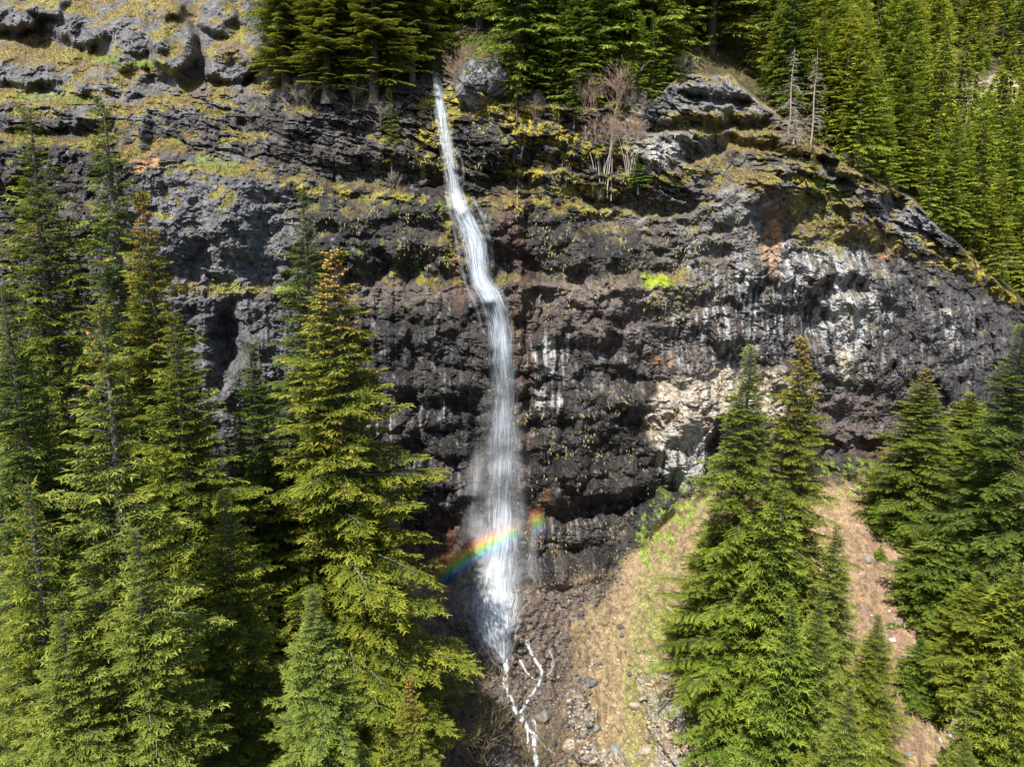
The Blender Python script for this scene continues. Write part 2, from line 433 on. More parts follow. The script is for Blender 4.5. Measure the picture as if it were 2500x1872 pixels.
# channel of the stream
STREAM = [(1222, 1590), (1232, 1607), (1237, 1629), (1230, 1661), (1243, 1697), (1257, 1733), (1284, 1769), (1302, 1792), (1309, 1860), (1316, 1930), (1330, 2010)]
STREAM_B = [(1284, 1560), (1298, 1597), (1325, 1638), (1316, 1670), (1293, 1701), (1268, 1742)]
X, Z = KX * Y, Q * Y
P = np.stack([X, Y, Z], -1)
dU = np.gradient(P, axis=1); dV = np.gradient(P, axis=0)
NRM = np.cross(dV, dU); NRM /= np.linalg.norm(NRM, axis=-1, keepdims=True) + 1e-9
NRM = np.where(NRM[..., 1:2] > 0, -NRM, NRM)
def blur(a, k):
    for _ in range(2):
        c = np.cumsum(np.pad(a, ((k, k), (0, 0)), mode='edge'), 0); a = (c[2 * k:] - c[:-2 * k]) / (2 * k) if k else a
        c = np.cumsum(np.pad(a, ((0, 0), (k, k)), mode='edge'), 1); a = (c[:, 2 * k:] - c[:, :-2 * k]) / (2 * k)
    return a
NZ = blur(NRM[..., 2], 2)
SLOPE_UP = NZ
# height of the relief against its own surroundings (convex or hollow), for where lichen and dirt sit
HOL = blur(Y, 9) - Y

# ---- colour of the rock, moss, grass and soil
C = np.zeros(PX.shape + (3,), np.float32)
def paint(mask, col):
    global C
    m = np.clip(mask, 0, 1)[..., None]
    C = C * (1 - m) + np.array(col, np.float32) * m
OVN = {80: fbm(PX / 38, PY / 38, 4, 80), 83: fbm(PX / 30, PY / 24, 4, 83)}
def oval(cx, cy, rx, ry, rot=0.0, soft=.35, seed=80, rough=.35):
    ox, oy = PX - cx, PY - cy
    c, s = math.cos(rot), math.sin(rot)
    r = np.hypot((ox * c + oy * s) / rx, (-ox * s + oy * c) / ry) + rough * np.roll(OVN[seed], int(cx * 7 + cy * 3) % 97, 1)
    return sm((1 - r) / soft + .5)
n_a = fbm(X / 3.2, Z / 3.2, 5, 90); n_b = fbm(X / 1.0, Z / 1.0, 4, 91); n_c = fbm(X / .35, Z / .35, 3, 92)
n_v = fbm(X / .7, Z / 7, 4, 93)
n_v2 = fbm(X / .28, Z / 4, 3, 94)
C[:] = (.025, .020, .018)
paint(sm(n_a * 2 + .4), (.044, .037, .034))
paint(sm(n_b * 3 - .1) * .6, (.014, .012, .013))
paint(sm(n_c * 3 - .5) * .45, (.11, .098, .092))
n_k = fbm(X / 2.2, Z / 5.5, 5, 103)
paint(sm(n_k * 4 + .15) * .8, (.008, .008, .009))
paint(sm(-n_k * 4 - .5) * .55, (.075, .058, .048))
C *= (1 - .25 * ctr * REG_FACE)[..., None]
WET = np.full(PX.shape, .75, np.float32)
def region(mask, col, w=None, amt=1.0):
    global WET
    paint(mask * amt, col)
    if w is not None: WET = WET * (1 - mask * amt) + w * mask * amt
# grey weathered rock
for o, amt in ((oval(520, 560, 210, 190), .85), (oval(300, 100, 430, 190), .9), (oval(1760, 240, 150, 80), .95), (oval(1640, 340, 160, 80), .9),
               (oval(1170, 190, 75, 60), .9), (oval(2230, 520, 110, 100), .8), (oval(560, 850, 160, 200), .6), (oval(1900, 520, 260, 130), .8), (oval(640, 150, 120, 90), .8),
               (oval(1310, 235, 40, 30), .9)):
    region(o, (.125, .125, .135), .1, amt)
    region(o * sm(n_b * 3), (.20, .20, .208), .1, .7 * amt)
    region(o * sm(n_c * 3 - .3), (.045, .042, .042), .1, .75 * amt)
up_left = sm((L1c + 20 - PY) / 50) * sm((1100 - PX) / 120)
region(up_left * sm(n_b * 2 + .2), (.13, .125, .13), .3, .6)
# brown dry rock of the right shoulder
sh = oval(1850, 560, 330, 150, .15, .5)
region(sh, (.12, .10, .088), .2, .6)
region(sh * sm(n_a * 3), (.20, .195, .20), .2, .8)
region(sh * sm(n_b * 3 - .2), (.05, .045, .045), .3, .8)
region(oval(1560, 760, 270, 110, 0, .6) * .6, (.115, .088, .082), .35)
region(oval(1420, 720, 260, 34, 0, .8) * .7, (.15, .115, .105), .5)
region(oval(900, 720, 260, 30, 0, .8) * .6, (.14, .11, .10), .5)
region(oval(2000, 1010, 280, 90, .1, .7) * .7, (.135, .108, .10), .2)
region(oval(1270, 900, 30, 420, 0, .6) * .8, (.060, .034, .024), .9)
# right dark purple face
region(oval(2330, 840, 190, 170, .4, .6) * .7, (.060, .052, .058), .6)
# tan fractured rock
tan = np.maximum.reduce([oval(1640, 1010, 60, 90, .2), oval(1730, 960, 100, 60, -.35), oval(1690, 1030, 50, 60), oval(1895, 960, 80, 60, -.2), oval(2070, 820, 30, 110, .03)])
region(tan, (.37, .31, .235), .05, .92)
region(tan * sm(n_b * 3 + .2), (.46, .43, .38), .05, .8)
region(tan * sm(-n_b * 4 - .5), (.34, .23, .14), .05, .4)
region(tan * sm((.12 - e2) * 9), (.09, .075, .06), .2, .8)
pale = np.maximum.reduce([oval(1655, 1110, 52, 75), oval(1700, 1100, 25, 70), oval(1340, 870, 36, 44), oval(1340, 980, 34, 34), oval(1600, 380, 60, 32), oval(2080, 740, 60, 110), oval(2320, 800, 22, 50, -.3)])
region(pale * sm(n_v * 3 + .7), (.40, .385, .365), .1, .85)
orange = np.maximum.reduce([oval(1885, 590, 22, 70), oval(350, 400, 50, 26), oval(2160, 600, 40, 40), oval(1620, 880, 30, 20), oval(1900, 500, 50, 50) * .4])
region(orange * sm(n_b * 2 + .5), (.40, .22, .11), .1, .85)
# mineral streaks running down
for (cx, cy, rx, ry, a) in ((1010, 1010, 130, 40, 1), (1010, 1170, 130, 60, .5), (1340, 900, 60, 90, .8), (1900, 660, 130, 70, .9), (1850, 800, 110, 80, .7), (2090, 740, 80, 120, 1), (1700, 860, 150, 60, .5), (2000, 640, 130, 60, .9),
                            (1650, 1150, 60, 60, .6), (2340, 830, 90, 70, .5), (1000, 880, 130, 90, .35), (1010, 1250, 120, 40, .7), (1450, 1290, 160, 40, .5), (1740, 620, 120, 60, .5), (1400, 880, 90, 60, .3), (640, 620, 160, 80, .4), (900, 1010, 60, 50, .8), (930, 1040, 50, 30, .9)):
    o = oval(cx, cy, rx, ry, 0, .8)
    region(o * sm(n_v2 * 3 + .1) * sm(n_v * 3 + .2) * sm(n_b * 2.5 + .85), (.42, .425, .43), .15, a * .95)
pf = np.clip(oval(1900, 740, 330, 170, 0, .9) + .6 * oval(1700, 900, 330, 110, 0, .9) + .5 * oval(2150, 800, 160, 160, 0, .9), 0, 1)
region(pf * sm(fbm(X / .45, Z / 1.5, 4, 101) * 6 - .9) * sm(n_a * 3 + .6), (.33, .32, .315), .2, .85)
region(pf * sm(fbm(X / 1.6, Z / 3.5, 4, 102) * 5 - .4), (.17, .145, .125), .2, .6)
region(oval(1885, 600, 26, 80, 0, .8) * sm(n_v * 3 + .6), (.38, .23, .13), .1, .8)
vs = np.clip(oval(1960, 720, 230, 110, 0, .8) + oval(2095, 760, 80, 130, 0, .8) + .7 * oval(1700, 800, 160, 90, 0, .8) + .6 * oval(2340, 820, 70, 90, 0, .8), 0, 1)
region(vs * sm(fbm(X / .38, Z / 6, 4, 111) * 5 - .5), (.40, .41, .42), .2, .9)
region(vs * sm(fbm(X / .6, Z / 7, 4, 112) * 5 - .8), (.012, .012, .014), .8, .85)
# small pale flecks all over the wet face
region(REG_FACE * sm(fbm(X / .5, Z / .9, 3, 96) * 6 - 1.75), (.21, .21, .215), .3, .6)
# rust
for (cx, cy, rx, ry, a) in ((1050, 1310, 90, 60, .9), (1380, 1215, 60, 36, .9), (1310, 1250, 40, 60, .7), (1745, 1180, 22, 60, .9), (2160, 1095, 90, 26, .7), (1120, 600, 40, 160, .6), (1170, 1350, 160, 80, .4), (1240, 520, 34, 80, .5)):
    region(oval(cx, cy, rx, ry, 0, .7) * sm(n_v * 3 + .5), (.105, .040, .020), .8, a * .8)
# moss
mossm = sm(n_b * 4 + .55) * sm(n_a * 3 + .95)
for (cx, cy, rx, ry, a) in ((1090, 300, 26, 150, .8), (1180, 260, 130, 34, .9), (1270, 320, 40, 60, 1), (1290, 400, 60, 60, .9), (1330, 300, 110, 50, .8), (1500, 340, 90, 90, .5), (1040, 330, 26, 110, .7), (1410, 400, 160, 70, .5),
                            (850, 470, 160, 14, .9), (1300, 500, 260, 20, .6), (1430, 470, 80, 20, .8), (1040, 480, 60, 16, .8), (1110, 560, 36, 90, .5), (1880, 400, 40, 60, .6), (1970, 470, 60, 60, 1.0), (1985, 540, 60, 40, .7), (2210, 590, 60, 30, .9), (2290, 620, 60, 26, .9), (2400, 660, 80, 34, 1.0), (2460, 710, 50, 40, 1.0), (2340, 640, 60, 24, .7), (140, 250, 160, 40, .5), (330, 160, 120, 26, .5),
                            (1110, 1410, 100, 40, .7), (1000, 680, 150, 16, .5), (470, 400, 80, 24, .6), (1250, 1660, 80, 60, .6), (1290, 1600, 50, 50, .5)):
    region(oval(cx, cy, rx, ry, .1, .8, 83) * mossm, (.30, .25, .022), .25, a)
region(oval(1605, 686, 40, 20, 0, .7) * sm(n_b * 4 + 1), (.26, .34, .02), .2, 1)
region(oval(1640, 730, 60, 50, 0, .9) * sm(n_c * 5 - .8), (.26, .34, .02), .2, .8)
region(REG_FACE * sm(fbm(X / 1.1, Z / 2.0, 4, 97) * 6 - 1.6) * oval(950, 600, 260, 160, 0, .6), (.13, .17, .02), .3, .8)
region(REG_FACE * sm(fbm(X / .4, Z / 1.3, 4, 98) * 6 - 2.0) * np.maximum(oval(1450, 500, 420, 330, 0, .6), oval(2250, 800, 160, 200, 0, .6)), (.22, .22, .04), .3, .85)
# grass and dry moss on whatever faces up
upm = sm((SLOPE_UP - .50 + .18 * n_b + .10 * n_c) / .14) * REG_FACE * sm((L2c + 60 - PY) / 60)
upm = upm * (1 - .72 * window(PX, 700, 1640, 60) * sm((PY - 330) / 60)) * sm(n_a * 3 + .9)
upm = upm * (1 - .75 * topleft * sm(-n_a * 3 + .35))
upm = upm * (1 - .75 * sm((PX - 1640) / 40) * sm((PY - 560) / 40))
region(upm, (.165, .120, .052), .05, .95)
region(upm * sm(n_a * 3 + .05), (.235, .20, .070), .05, .85)
region(upm * sm(n_b * 3 + .1), (.19, .21, .040), .05, .8)
region(upm * sm(-n_b * 4 - .4) * sm(n_c * 2 + .5), (.19, .095, .030), .05, .8)
tops = np.maximum.reduce([oval(340, 30, 160, 40, .1), oval(560, 130, 70, 26), oval(560, 215, 130, 22), oval(200, 150, 200, 28, .1), oval(260, 245, 220, 18), oval(60, 130, 100, 40), oval(1850, 330, 140, 34, .25), oval(1780, 290, 90, 14), oval(2060, 380, 120, 26, .5), oval(2200, 460, 60, 20, .3), oval(2050, 520, 80, 60, .5) * .8, oval(560, 410, 60, 18, .3), oval(560, 705, 130, 20)])
gt = tops * sm(n_b * 2 + .75) * sm(n_a * 3 + 1.0)
region(gt, (.20, .15, .065), .05, .85)
region(gt * sm(n_a * 3), (.25, .225, .075), .05, .8)
region(np.maximum.reduce([oval(545, 405, 66, 18, .25), oval(310, 150, 110, 14, .1), oval(130, 240, 110, 12), oval(1890, 335, 60, 14, .1), oval(2015, 500, 60, 60, .3), oval(560, 700, 60, 14), oval(700, 712, 50, 12)]) * sm(n_b * 2 + .7), (.17, .22, .035), .05, .9)
knob = np.maximum.reduce([oval(1760, 235, 120, 42), oval(1650, 320, 130, 40, -.1), oval(1600, 385, 90, 40), oval(1810, 500, 60, 60), oval(2240, 520, 60, 60)])
region(REG_FACE * knob * sm(n_b * 3 + .4) * (1 - .8 * gt), (.235, .235, .235), .1, .75)
shg = np.maximum.reduce([oval(1830, 335, 170, 26, .18), oval(1740, 283, 120, 12), oval(1690, 420, 90, 22, -.35), oval(2060, 405, 130, 24, .55), oval(2110, 560, 110, 40, .5), oval(2000, 540, 90, 70, .5), oval(2200, 470, 70, 24, .5), oval(1840, 440, 70, 30, .3), oval(1590, 445, 50, 18)])
shg = REG_FACE * shg * sm(n_b * 3 + .75)
region(shg, (.19, .135, .058), .05, .9)
region(shg * sm(n_a * 3 + .3), (.26, .225, .075), .05, .8)
region(shg * sm(n_c * 3), (.20, .23, .045), .05, .75)
# ground
G = REG_GROUND
region(G, (.21, .145, .090), .1, 1)
region(G * sm(n_b * 3 + .1), (.21, .155, .092), .1, .8)
region(G * sm(n_a * 3 - .2), (.165, .115, .075), .1, .6)
scree = oval(1560, 1560, 170, 420, .06, .6)
region(G * scree * sm(n_b * 2 + .9), (.205, .160, .088), .05, .85)
region(G * np.maximum(oval(1585, 1620, 52, 270, .10, 1.0), oval(1740, 1500, 60, 200, 0, .8)) * sm(n_b * 2 + .5), (.18, .215, .055), .05, .65)
gg = np.maximum.reduce([oval(1640, 1240, 75, 55, -.5), oval(1600, 1310, 50, 70, .1), oval(1690, 1200, 50, 40), oval(2090, 1150, 90, 34, .1), oval(2330, 1230, 120, 60), oval(2120, 1200, 70, 30)])
region(np.maximum(G, gg * .999) * gg * sm(n_b * 4 + .3) * sm(n_c * 3 + .9), (.17, .25, .035), .05, .9)
region(G * sm(oc * 1.3) * sm(n_b * 2 + .6), (.20, .19, .175), .1, .85)
wetg = np.clip(np.maximum(oval(1225, 1620, 190, 340, -.08, .8), oval(1400, 1420, 120, 80, -.6, .6)), 0, 1)
region(G * wetg, (.060, .042, .030), .8, .9)
region(G * wetg * sm(n_b * 3), (.10, .072, .05), .7, .7)
region(G * wetg * sm(n_c * 4 - .8), (.24, .21, .18), .5, .5)
region(G * wetg * sm(fbm(X / .6, Z / .6, 3, 99) * 5 - 1.5), (.20, .17, .03), .4, .7)
region(G * oval(2165, 1600, 90, 420, .08, .6), (.185, .122, .080), .05, .85)
region(G * oval(2165, 1600, 60, 420, .08, .8) * sm(n_b * 3), (.25, .172, .115), .05, .7)
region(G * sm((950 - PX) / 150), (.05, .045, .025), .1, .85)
# hillside floor and the far outcrop
H = REG_HILL
region(H, (.05, .045, .022), .1, 1)
region(H * sm(n_b * 3), (.10, .08, .035), .1, .7)
outc = np.maximum.reduce([oval(2370, 240, 90, 46, -.1), oval(2440, 225, 50, 40), oval(2375, 300, 30, 40)])
region(outc * H, (.17, .145, .13), .05, .95)
region(outc * H * sm(n_b * 3), (.30, .26, .22), .05, .8)
region(H * oval(2450, 215, 34, 26), (.48, .40, .32), .05, .9)
region(H * oval(1860, 275, 60, 20, .3), (.25, .22, .07), .05, .9)
region(H * sm((620 - PX) / 60), (.15, .12, .055), .05, .85)
C *= 1.0
WET = WET * (1 - .8 * sm((NZ - .6) / .2)) * (1 - REG_HILL)

# split into cliff, scree and hillside; the three share their border points
hh, ww = PX.shape
idx = np.arange(hh * ww).reshape(hh, ww)
quads = np.stack([idx[:-1, :-1], idx[1:, :-1], idx[1:, 1:], idx[:-1, 1:]], -1).reshape(-1, 4)
cls = np.where(PY < Tc, 2, np.where(PY > Bc + 15, 1, 0))[:-1, :-1].ravel()
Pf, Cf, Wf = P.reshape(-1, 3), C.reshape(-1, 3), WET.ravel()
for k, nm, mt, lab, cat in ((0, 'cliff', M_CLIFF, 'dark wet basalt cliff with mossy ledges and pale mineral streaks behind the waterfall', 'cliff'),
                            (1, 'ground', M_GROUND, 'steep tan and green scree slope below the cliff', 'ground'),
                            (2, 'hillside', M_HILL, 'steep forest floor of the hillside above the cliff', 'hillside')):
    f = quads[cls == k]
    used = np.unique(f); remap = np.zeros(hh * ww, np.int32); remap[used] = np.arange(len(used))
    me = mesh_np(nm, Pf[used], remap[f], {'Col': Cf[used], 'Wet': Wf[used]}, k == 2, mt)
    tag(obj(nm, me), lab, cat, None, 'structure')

# ---- look-ups on the land
def g_at(px, py, A=None):
    fx = np.interp(px, gx, np.arange(len(gx))); fy = np.interp(py, gy, np.arange(len(gy)))
    A = Y if A is None else A
    ix = np.clip(fx.astype(int) if hasattr(fx, 'astype') else int(fx), 0, len(gx) - 2); iy = np.clip(fy.astype(int) if hasattr(fy, 'astype') else int(fy), 0, len(gy) - 2)
    tx, ty = fx - ix, fy - iy
    return (A[iy, ix] * (1 - tx) + A[iy, ix + 1] * tx) * (1 - ty) + (A[iy + 1, ix] * (1 - tx) + A[iy + 1, ix + 1] * tx) * ty

def on_land(px, py, off=0.0):
    y = float(g_at(px, py)) - off
    kx, q = ray(px, py)
    return np.array([kx * y, y, q * y])

_s = slice(None, None, 3)
_GP = P[_s, _s].reshape(-1, 3); _GM = (REG_GROUND[_s, _s].ravel() > .5); _GP = _GP[_GM]
def ground_z(x, y):
    d = (_GP[:, 0] - x) ** 2 + (_GP[:, 1] - y) ** 2
    return float(_GP[np.argmin(d), 2])
YSM = blur(Y, 5)

# ------------------------------------------------------------------ conifers
def branch_template(L, bs, seed, wood=True):
    """a needled branch along +X: returns triangles, tints and the wood axis"""
    r = random.Random(seed)
    V = []; T = []; axisP = []
    dr = r.uniform(.16, .30); ri = r.uniform(.06, .16)
    def ax(t): return np.array([L * t, .05 * L * math.sin(3 * t + seed), L * (ri * t - dr * t * t)])
    for t in np.linspace(0, 1, 6): axisP.append(ax(t))
    def blade(p, d, ln, w, tint):
        d = d / (np.linalg.norm(d) + 1e-9)
        upv = np.array([r.uniform(-.5, .5), r.uniform(-.5, .5), 1.0])
        s = np.cross(d, upv); s /= np.linalg.norm(s) + 1e-9
        V.extend([p - s * w * .5, p + s * w * .5, p + d * ln + np.array([0, 0, -.12 * ln])])
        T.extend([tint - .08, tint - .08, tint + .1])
    twigs = []
    s = .10 * L + .05
    side = 1
    while s < L:
        t = s / L
        ln = (.10 + .36 * L ** .85 * (1 - t) ** .75 * min(1, t / .22)) * r.uniform(.65, 1.25)
        p = ax(t)
        a = rad(r.uniform(42, 66))
        d = np.array([math.cos(a), side * math.sin(a), -r.uniform(.02, .45)])
        twigs.append((p, d, ln, t))
        side = -side
        s += bs * r.uniform(.40, .72)
    twigs.append((ax(.86), np.array([1, 0, -.25]), .16 * L + .1, 1.0))
    for p, d, ln, t in twigs:
        d = d / np.linalg.norm(d)
        n = max(2, int(ln / (bs * .52)))
        for i in range(n):
            u = (i + .6) / n
            q = p + d * ln * u + np.array([0, 0, -.22 * ln * u * u])
            for sg in (-1, 1):
                ang = sg * rad(r.uniform(20, 62))
                c, sn = math.cos(ang), math.sin(ang)
                dd = np.array([d[0] * c - d[1] * sn, d[0] * sn + d[1] * c, d[2] + r.uniform(-.45, .30)])
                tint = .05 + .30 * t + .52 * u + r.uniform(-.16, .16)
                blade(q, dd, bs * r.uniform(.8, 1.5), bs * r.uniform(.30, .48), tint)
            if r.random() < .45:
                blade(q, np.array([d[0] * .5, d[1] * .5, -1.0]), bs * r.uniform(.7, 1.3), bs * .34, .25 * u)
    return np.array(V), np.array(T), np.array(axisP)

def make_conifer(name, H, R, bs, nb, seed, cones=0, crown_start=.05, shape=.85, sparse=.0, trunk_r=.35, detail=True, asc=28):
    r = random.Random(seed)
    Ls = (.8, 1.8, 3.2, 4.6)
    tm = {L: [branch_template(L, bs, seed * 31 + k * 7 + int(L * 10)) for k in range(3)] for L in Ls}
    CV, CT, n = [], [], 0
    wood = MB(); cone = MB()
    lean = [r.uniform(-.15, .15) for _ in range(2)]
    az = r.uniform(0, 6)
    for i in range(nb):
        h = crown_start + (1 - crown_start) * (i / nb) ** .80
        z = h * H
        rr = R * (1 - h) ** shape * (1 - .25 * math.exp(-((h - crown_start) / .08) ** 2))
        # uneven sides: some bearings are fuller than others
        az += 2.399 + r.uniform(-.35, .35)
        uneven = 1 + .16 * math.sin(az * 2 + seed) + .14 * math.sin(az * 3 + h * 17 + seed) + .12 * math.sin(h * 40 + seed * 2)
        Lb = max(.30, rr * uneven * r.uniform(.62, 1.22))
        if r.random() < sparse: continue
        L = min(Ls, key=lambda q: abs(q - Lb))
        V, T, A = r.choice(tm[L])
        k = Lb / L
        inc = rad(asc * (h ** 2) * 1.3 - 10 * (1 - h) + r.uniform(-10, 10))
        roll = rad(r.uniform(-22, 22))
        M = Matrix.Rotation(az, 3, 'Z') @ Matrix.Rotation(-inc, 3, 'Y') @ Matrix.Rotation(roll, 3, 'X')
        Mn = np.array(M) * k
        off = np.array([0, 0, z])
        CV.append(V @ Mn.T + off); CT.append(T + r.uniform(-.13, .13)); n += len(V)
        if detail:
            wood.tube((A @ Mn.T + off)[:5], np.linspace(.045, .008, 5) * (k * L / 3 + .25), 3)
        if cones and h > .35 and r.random() < .9:
            for _ in range(cones):
                t = int(r.uniform(.35, 1) ** .6 * (len(V) - 3)) // 3 * 3
                cp = V[t] @ Mn.T + off + np.array([r.uniform(-.05, .05), r.uniform(-.05, .05), -.06])
                s = r.uniform(.032, .055)
                cone.add(cp + np.array([(s, 0, 0), (-s * .5, s * .87, 0), (-s * .5, -s * .87, 0), (0, 0, s * 1.5), (0, 0, -s * 2.1)]),
                         [(0, 1, 3), (1, 2, 3), (2, 0, 3), (1, 0, 4), (2, 1, 4), (0, 2, 4)], r.uniform(0, 1))
    # leader
    V, T, A = tm[.8][0]
    M = np.array(Matrix.Rotation(rad(-84), 3, 'Y'))
    CV.append(V @ M.T * 1.3 + np.array([0, 0, H - 1.0])); CT.append(T + .1)
    CV = np.vstack(CV); CT = np.clip(np.concatenate(CT), 0, 1)
    F = np.arange(len(CV)).reshape(-1, 3)
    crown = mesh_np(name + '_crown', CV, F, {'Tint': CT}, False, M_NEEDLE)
    tr = MB()
    zz = np.linspace(-1.5, H, 14)
    rr = trunk_r * (1 - np.clip(zz / H, 0, 1)) ** .9 + .02
    rr[0] *= 1.25
    tr.tube(np.stack([.12 * np.sin(zz / 5 + seed), .12 * np.cos(zz / 6 + seed), zz], -1), rr, 9 if detail else 6)
    d = {'crown': crown, 'trunk': tr.mesh(name + '_trunk', M_BARK, smooth=True), 'H': H, 'R': R}
    if detail: d['branches'] = wood.mesh(name + '_branches', M_BARK)
    if cones: d['cones'] = cone.mesh(name + '_cones', M_CONE)
    return d

NEAR = {
    'spruce_a': make_conifer('spruce_a', 34, 4.3, .150, 430, 3, cones=0, shape=.75),
    'spruce_cone': make_conifer('spruce_cone', 32, 4.4, .150, 430, 8, cones=9, sparse=.04, shape=.75),
    'hemlock_open': make_conifer('hemlock_open', 34, 4.4, .160, 340, 14, cones=2, sparse=.16, trunk_r=.42, shape=.75),
}
MID = {
    'fir_a': make_conifer('fir_a', 30, 4.2, .27, 300, 21, detail=False, shape=.72),
    'fir_b': make_conifer('fir_b', 30, 3.9, .27, 290, 22, detail=False, shape=.82),
}
FAR = {
    'far_a': make_conifer('far_a', 28, 3.8, .42, 230, 31, detail=False),
    'far_b': make_conifer('far_b', 28, 3.5, .42, 220, 32, detail=False, shape=.75),
    'far_c': make_conifer('far_c', 28, 3.6, .42, 190, 33, detail=False, shape=.95, sparse=.15),
}
SMALL = make_conifer('young', 6, 1.5, .15, 80, 41, detail=True, trunk_r=.08, shape=.8)

def put_tree(v, loc, H, R, label, name='conifer', group=None, col=(1, 1, 1), rz=None, lean=(0, 0), parts=('trunk', 'branches', 'crown', 'cones')):
    o = bpy.data.objects.new(name, None); COL.objects.link(o)
    o.empty_display_size = .5
    o.location = loc
    o.rotation_euler = (lean[0], lean[1], random.uniform(0, 6.28) if rz is None else rz)
    o.scale = (R / v['R'], R / v['R'], H / v['H'])
    tag(o, label, 'tree', group)
    for p in parts:
        if p in v:
            c = bpy.data.objects.new(p, v[p]); COL.objects.link(c); c.parent = o
            c.color = (*col, 1)
            if p in ('cones', 'branches', 'crown'): c['kind'] = 'stuff'
    return o

RF = 1.40
def tree_at(v, px, py, Yt, R, label, H=None, **kw):
    """tip on the sight line (px, py) at distance Yt; foot on the ground below it"""
    kx, q = ray(px, py)
    x, z = kx * Yt, q * Yt
    gz = ground_z(x, Yt)
    Hh = H or max(4.0, z - gz + .5)
    return put_tree(v, (x, Yt, z - Hh), Hh, R * RF, label, **kw)

YG_ = (1.10, 1.04, .75); DK = (.72, .80, .85); BL = (1.08, 1.12, 1.3); LT = (1.15, 1.12, 1.15); OR = (1.12, 1.04, .75)
A_, B_, C_ = NEAR['spruce_a'], NEAR['spruce_cone'], NEAR['hemlock_open']
FA, FB = MID['fir_a'], MID['fir_b']
LEFT = 'tall conifers in front of the cliff left of the waterfall'
tree_at(A_, 70, 262, 48, 5.6, 'tall spruce at the left edge of the photo whose tip reaches the top grassy ledges', group=LEFT, col=YG_)
tree_at(C_, 250, 250, 56, 5.0, 'thin-topped conifer just right of the leftmost tall spruce, tip over the dark strata', group=LEFT, col=(.85, .95, .9))
tree_at(B_, 345, 470, 50, 5.0, 'conifer with orange-brown cones in its top in front of the grey rock face', group=LEFT, col=OR)
tree_at(C_, 233, 745, 36, 4.8, 'near open-crowned conifer with its grey trunk showing down the middle', group=LEFT, col=LT, parts=('trunk', 'branches', 'crown', 'cones'))
tree_at(A_, 742, 470, 60, 4.8, 'slim conifer top rising behind the cone-laden spruce left of the waterfall', group=LEFT, col=DK)
tree_at(B_, 812, 612, 54, 7.4, 'broad spruce covered in orange cones, nearest to the waterfall on its left', group=LEFT, col=OR)
tree_at(A_, 610, 835, 55, 4.6, 'dark conifer standing in the gap before the pinkish rock left of the coned spruce', group=LEFT, col=DK)
tree_at(A_, 765, 1440, 37, 4.0, 'pale greyish-green young fir at the foot of the coned spruce', group=LEFT, col=BL, H=22)
tree_at(B_, 1000, 1655, 40, 2.7, 'small yellow-green coned spruce at the bottom beside the dark bare thicket', group=LEFT, col=OR, H=20)
tree_at(A_, 425, 760, 47, 5.0, 'full green conifer between the grey-trunked tree and the dark gap', group=LEFT, col=YG_)
tree_at(A_, 10, 700, 42, 5.0, 'dark conifer cut by the left edge under the tallest spruce', group=LEFT, col=DK)
tree_at(C_, 60, 1180, 33, 4.2, 'light green conifer low at the left edge of the photo', group=LEFT, col=YG_)
tree_at(A_, 330, 1290, 33, 4.6, 'bright-tipped conifer low in the left foreground, below the grey trunk', group=LEFT, col=LT)
tree_at(A_, 545, 1200, 42, 4.4, 'mid-green conifer low between the near left trees and the coned spruce', group=LEFT, col=YG_)
tree_at(A_, 700, 1120, 56, 4.6, 'shaded conifer tucked behind the left side of the coned spruce', group=LEFT, col=DK)
tree_at(A_, 150, 1500, 31, 3.6, 'yellow-green conifer top in the bottom left corner', group=LEFT, col=LT, H=20)
tree_at(A_, 900, 1180, 53, 4.2, 'conifer at the right flank of the coned spruce reaching towards the spray', group=LEFT, col=OR)

RF = 1.27
RIGHT = 'conifers on the scree to the right of the waterfall'
tree_at(A_, 1832, 848, 58, 5.2, 'tall spruce with a pale thin tip in front of the tan fractured rock', group=RIGHT, col=(1.08, 1.1, .85))
tree_at(B_, 1962, 826, 60, 5.0, 'tall spruce with a pointed tip just right of the one before the tan rock', group=RIGHT, col=YG_)
tree_at(A_, 1745, 1240, 60, 3.9, 'shorter spruce on the left flank of the right-hand pair, edging the grassy scree', group=RIGHT, col=YG_)
tree_at(FA, 1905, 1180, 54, 4.4, 'full green fir in the middle of the right-hand cluster', group=RIGHT, col=(1, 1.05, .8))
tree_at(C_, 2045, 1280, 55, 3.9, 'open-branched conifer at the left rim of the brown gully', group=RIGHT, col=LT)
tree_at(A_, 2005, 1440, 48, 3.6, 'conifer with a bleached top low in the right-hand cluster', group=RIGHT, col=LT)
tree_at(A_, 2145, 1500, 52, 3.1, 'spruce leaning over the brown gully, lowest on its left rim', group=RIGHT, col=YG_)
tree_at(FB, 1935, 1460, 47, 3.7, 'round-shouldered fir at the bottom of the right-hand cluster', group=RIGHT, col=(.95, 1.05, .85))
tree_at(FA, 1810, 1440, 55, 3.4, 'fir overhanging the scree on the lower left of the right-hand cluster', group=RIGHT, col=(.95, 1.05, .8))
tree_at(C_, 2075, 1680, 44, 3.2, 'grey-stemmed conifer top at the bottom edge left of the gully', group=RIGHT, col=LT, H=18)
tree_at(B_, 2262, 900, 74, 4.6, 'slender pointed spruce before the dark cliff, right of the brown gully', group=RIGHT, col=(.95, 1.0, .8))
tree_at(FA, 2372, 962, 78, 4.8, 'spruce second from the right edge before the dark cliff', group=RIGHT, col=YG_)
tree_at(A_, 2500, 795, 66, 6.2, 'tall dark spruce cut by the right edge below the mossy ridge', group=RIGHT, col=DK)
tree_at(FB, 2430, 1150, 68, 4.6, 'conifer in front of the tall dark spruce at the right edge', group=RIGHT, col=YG_)
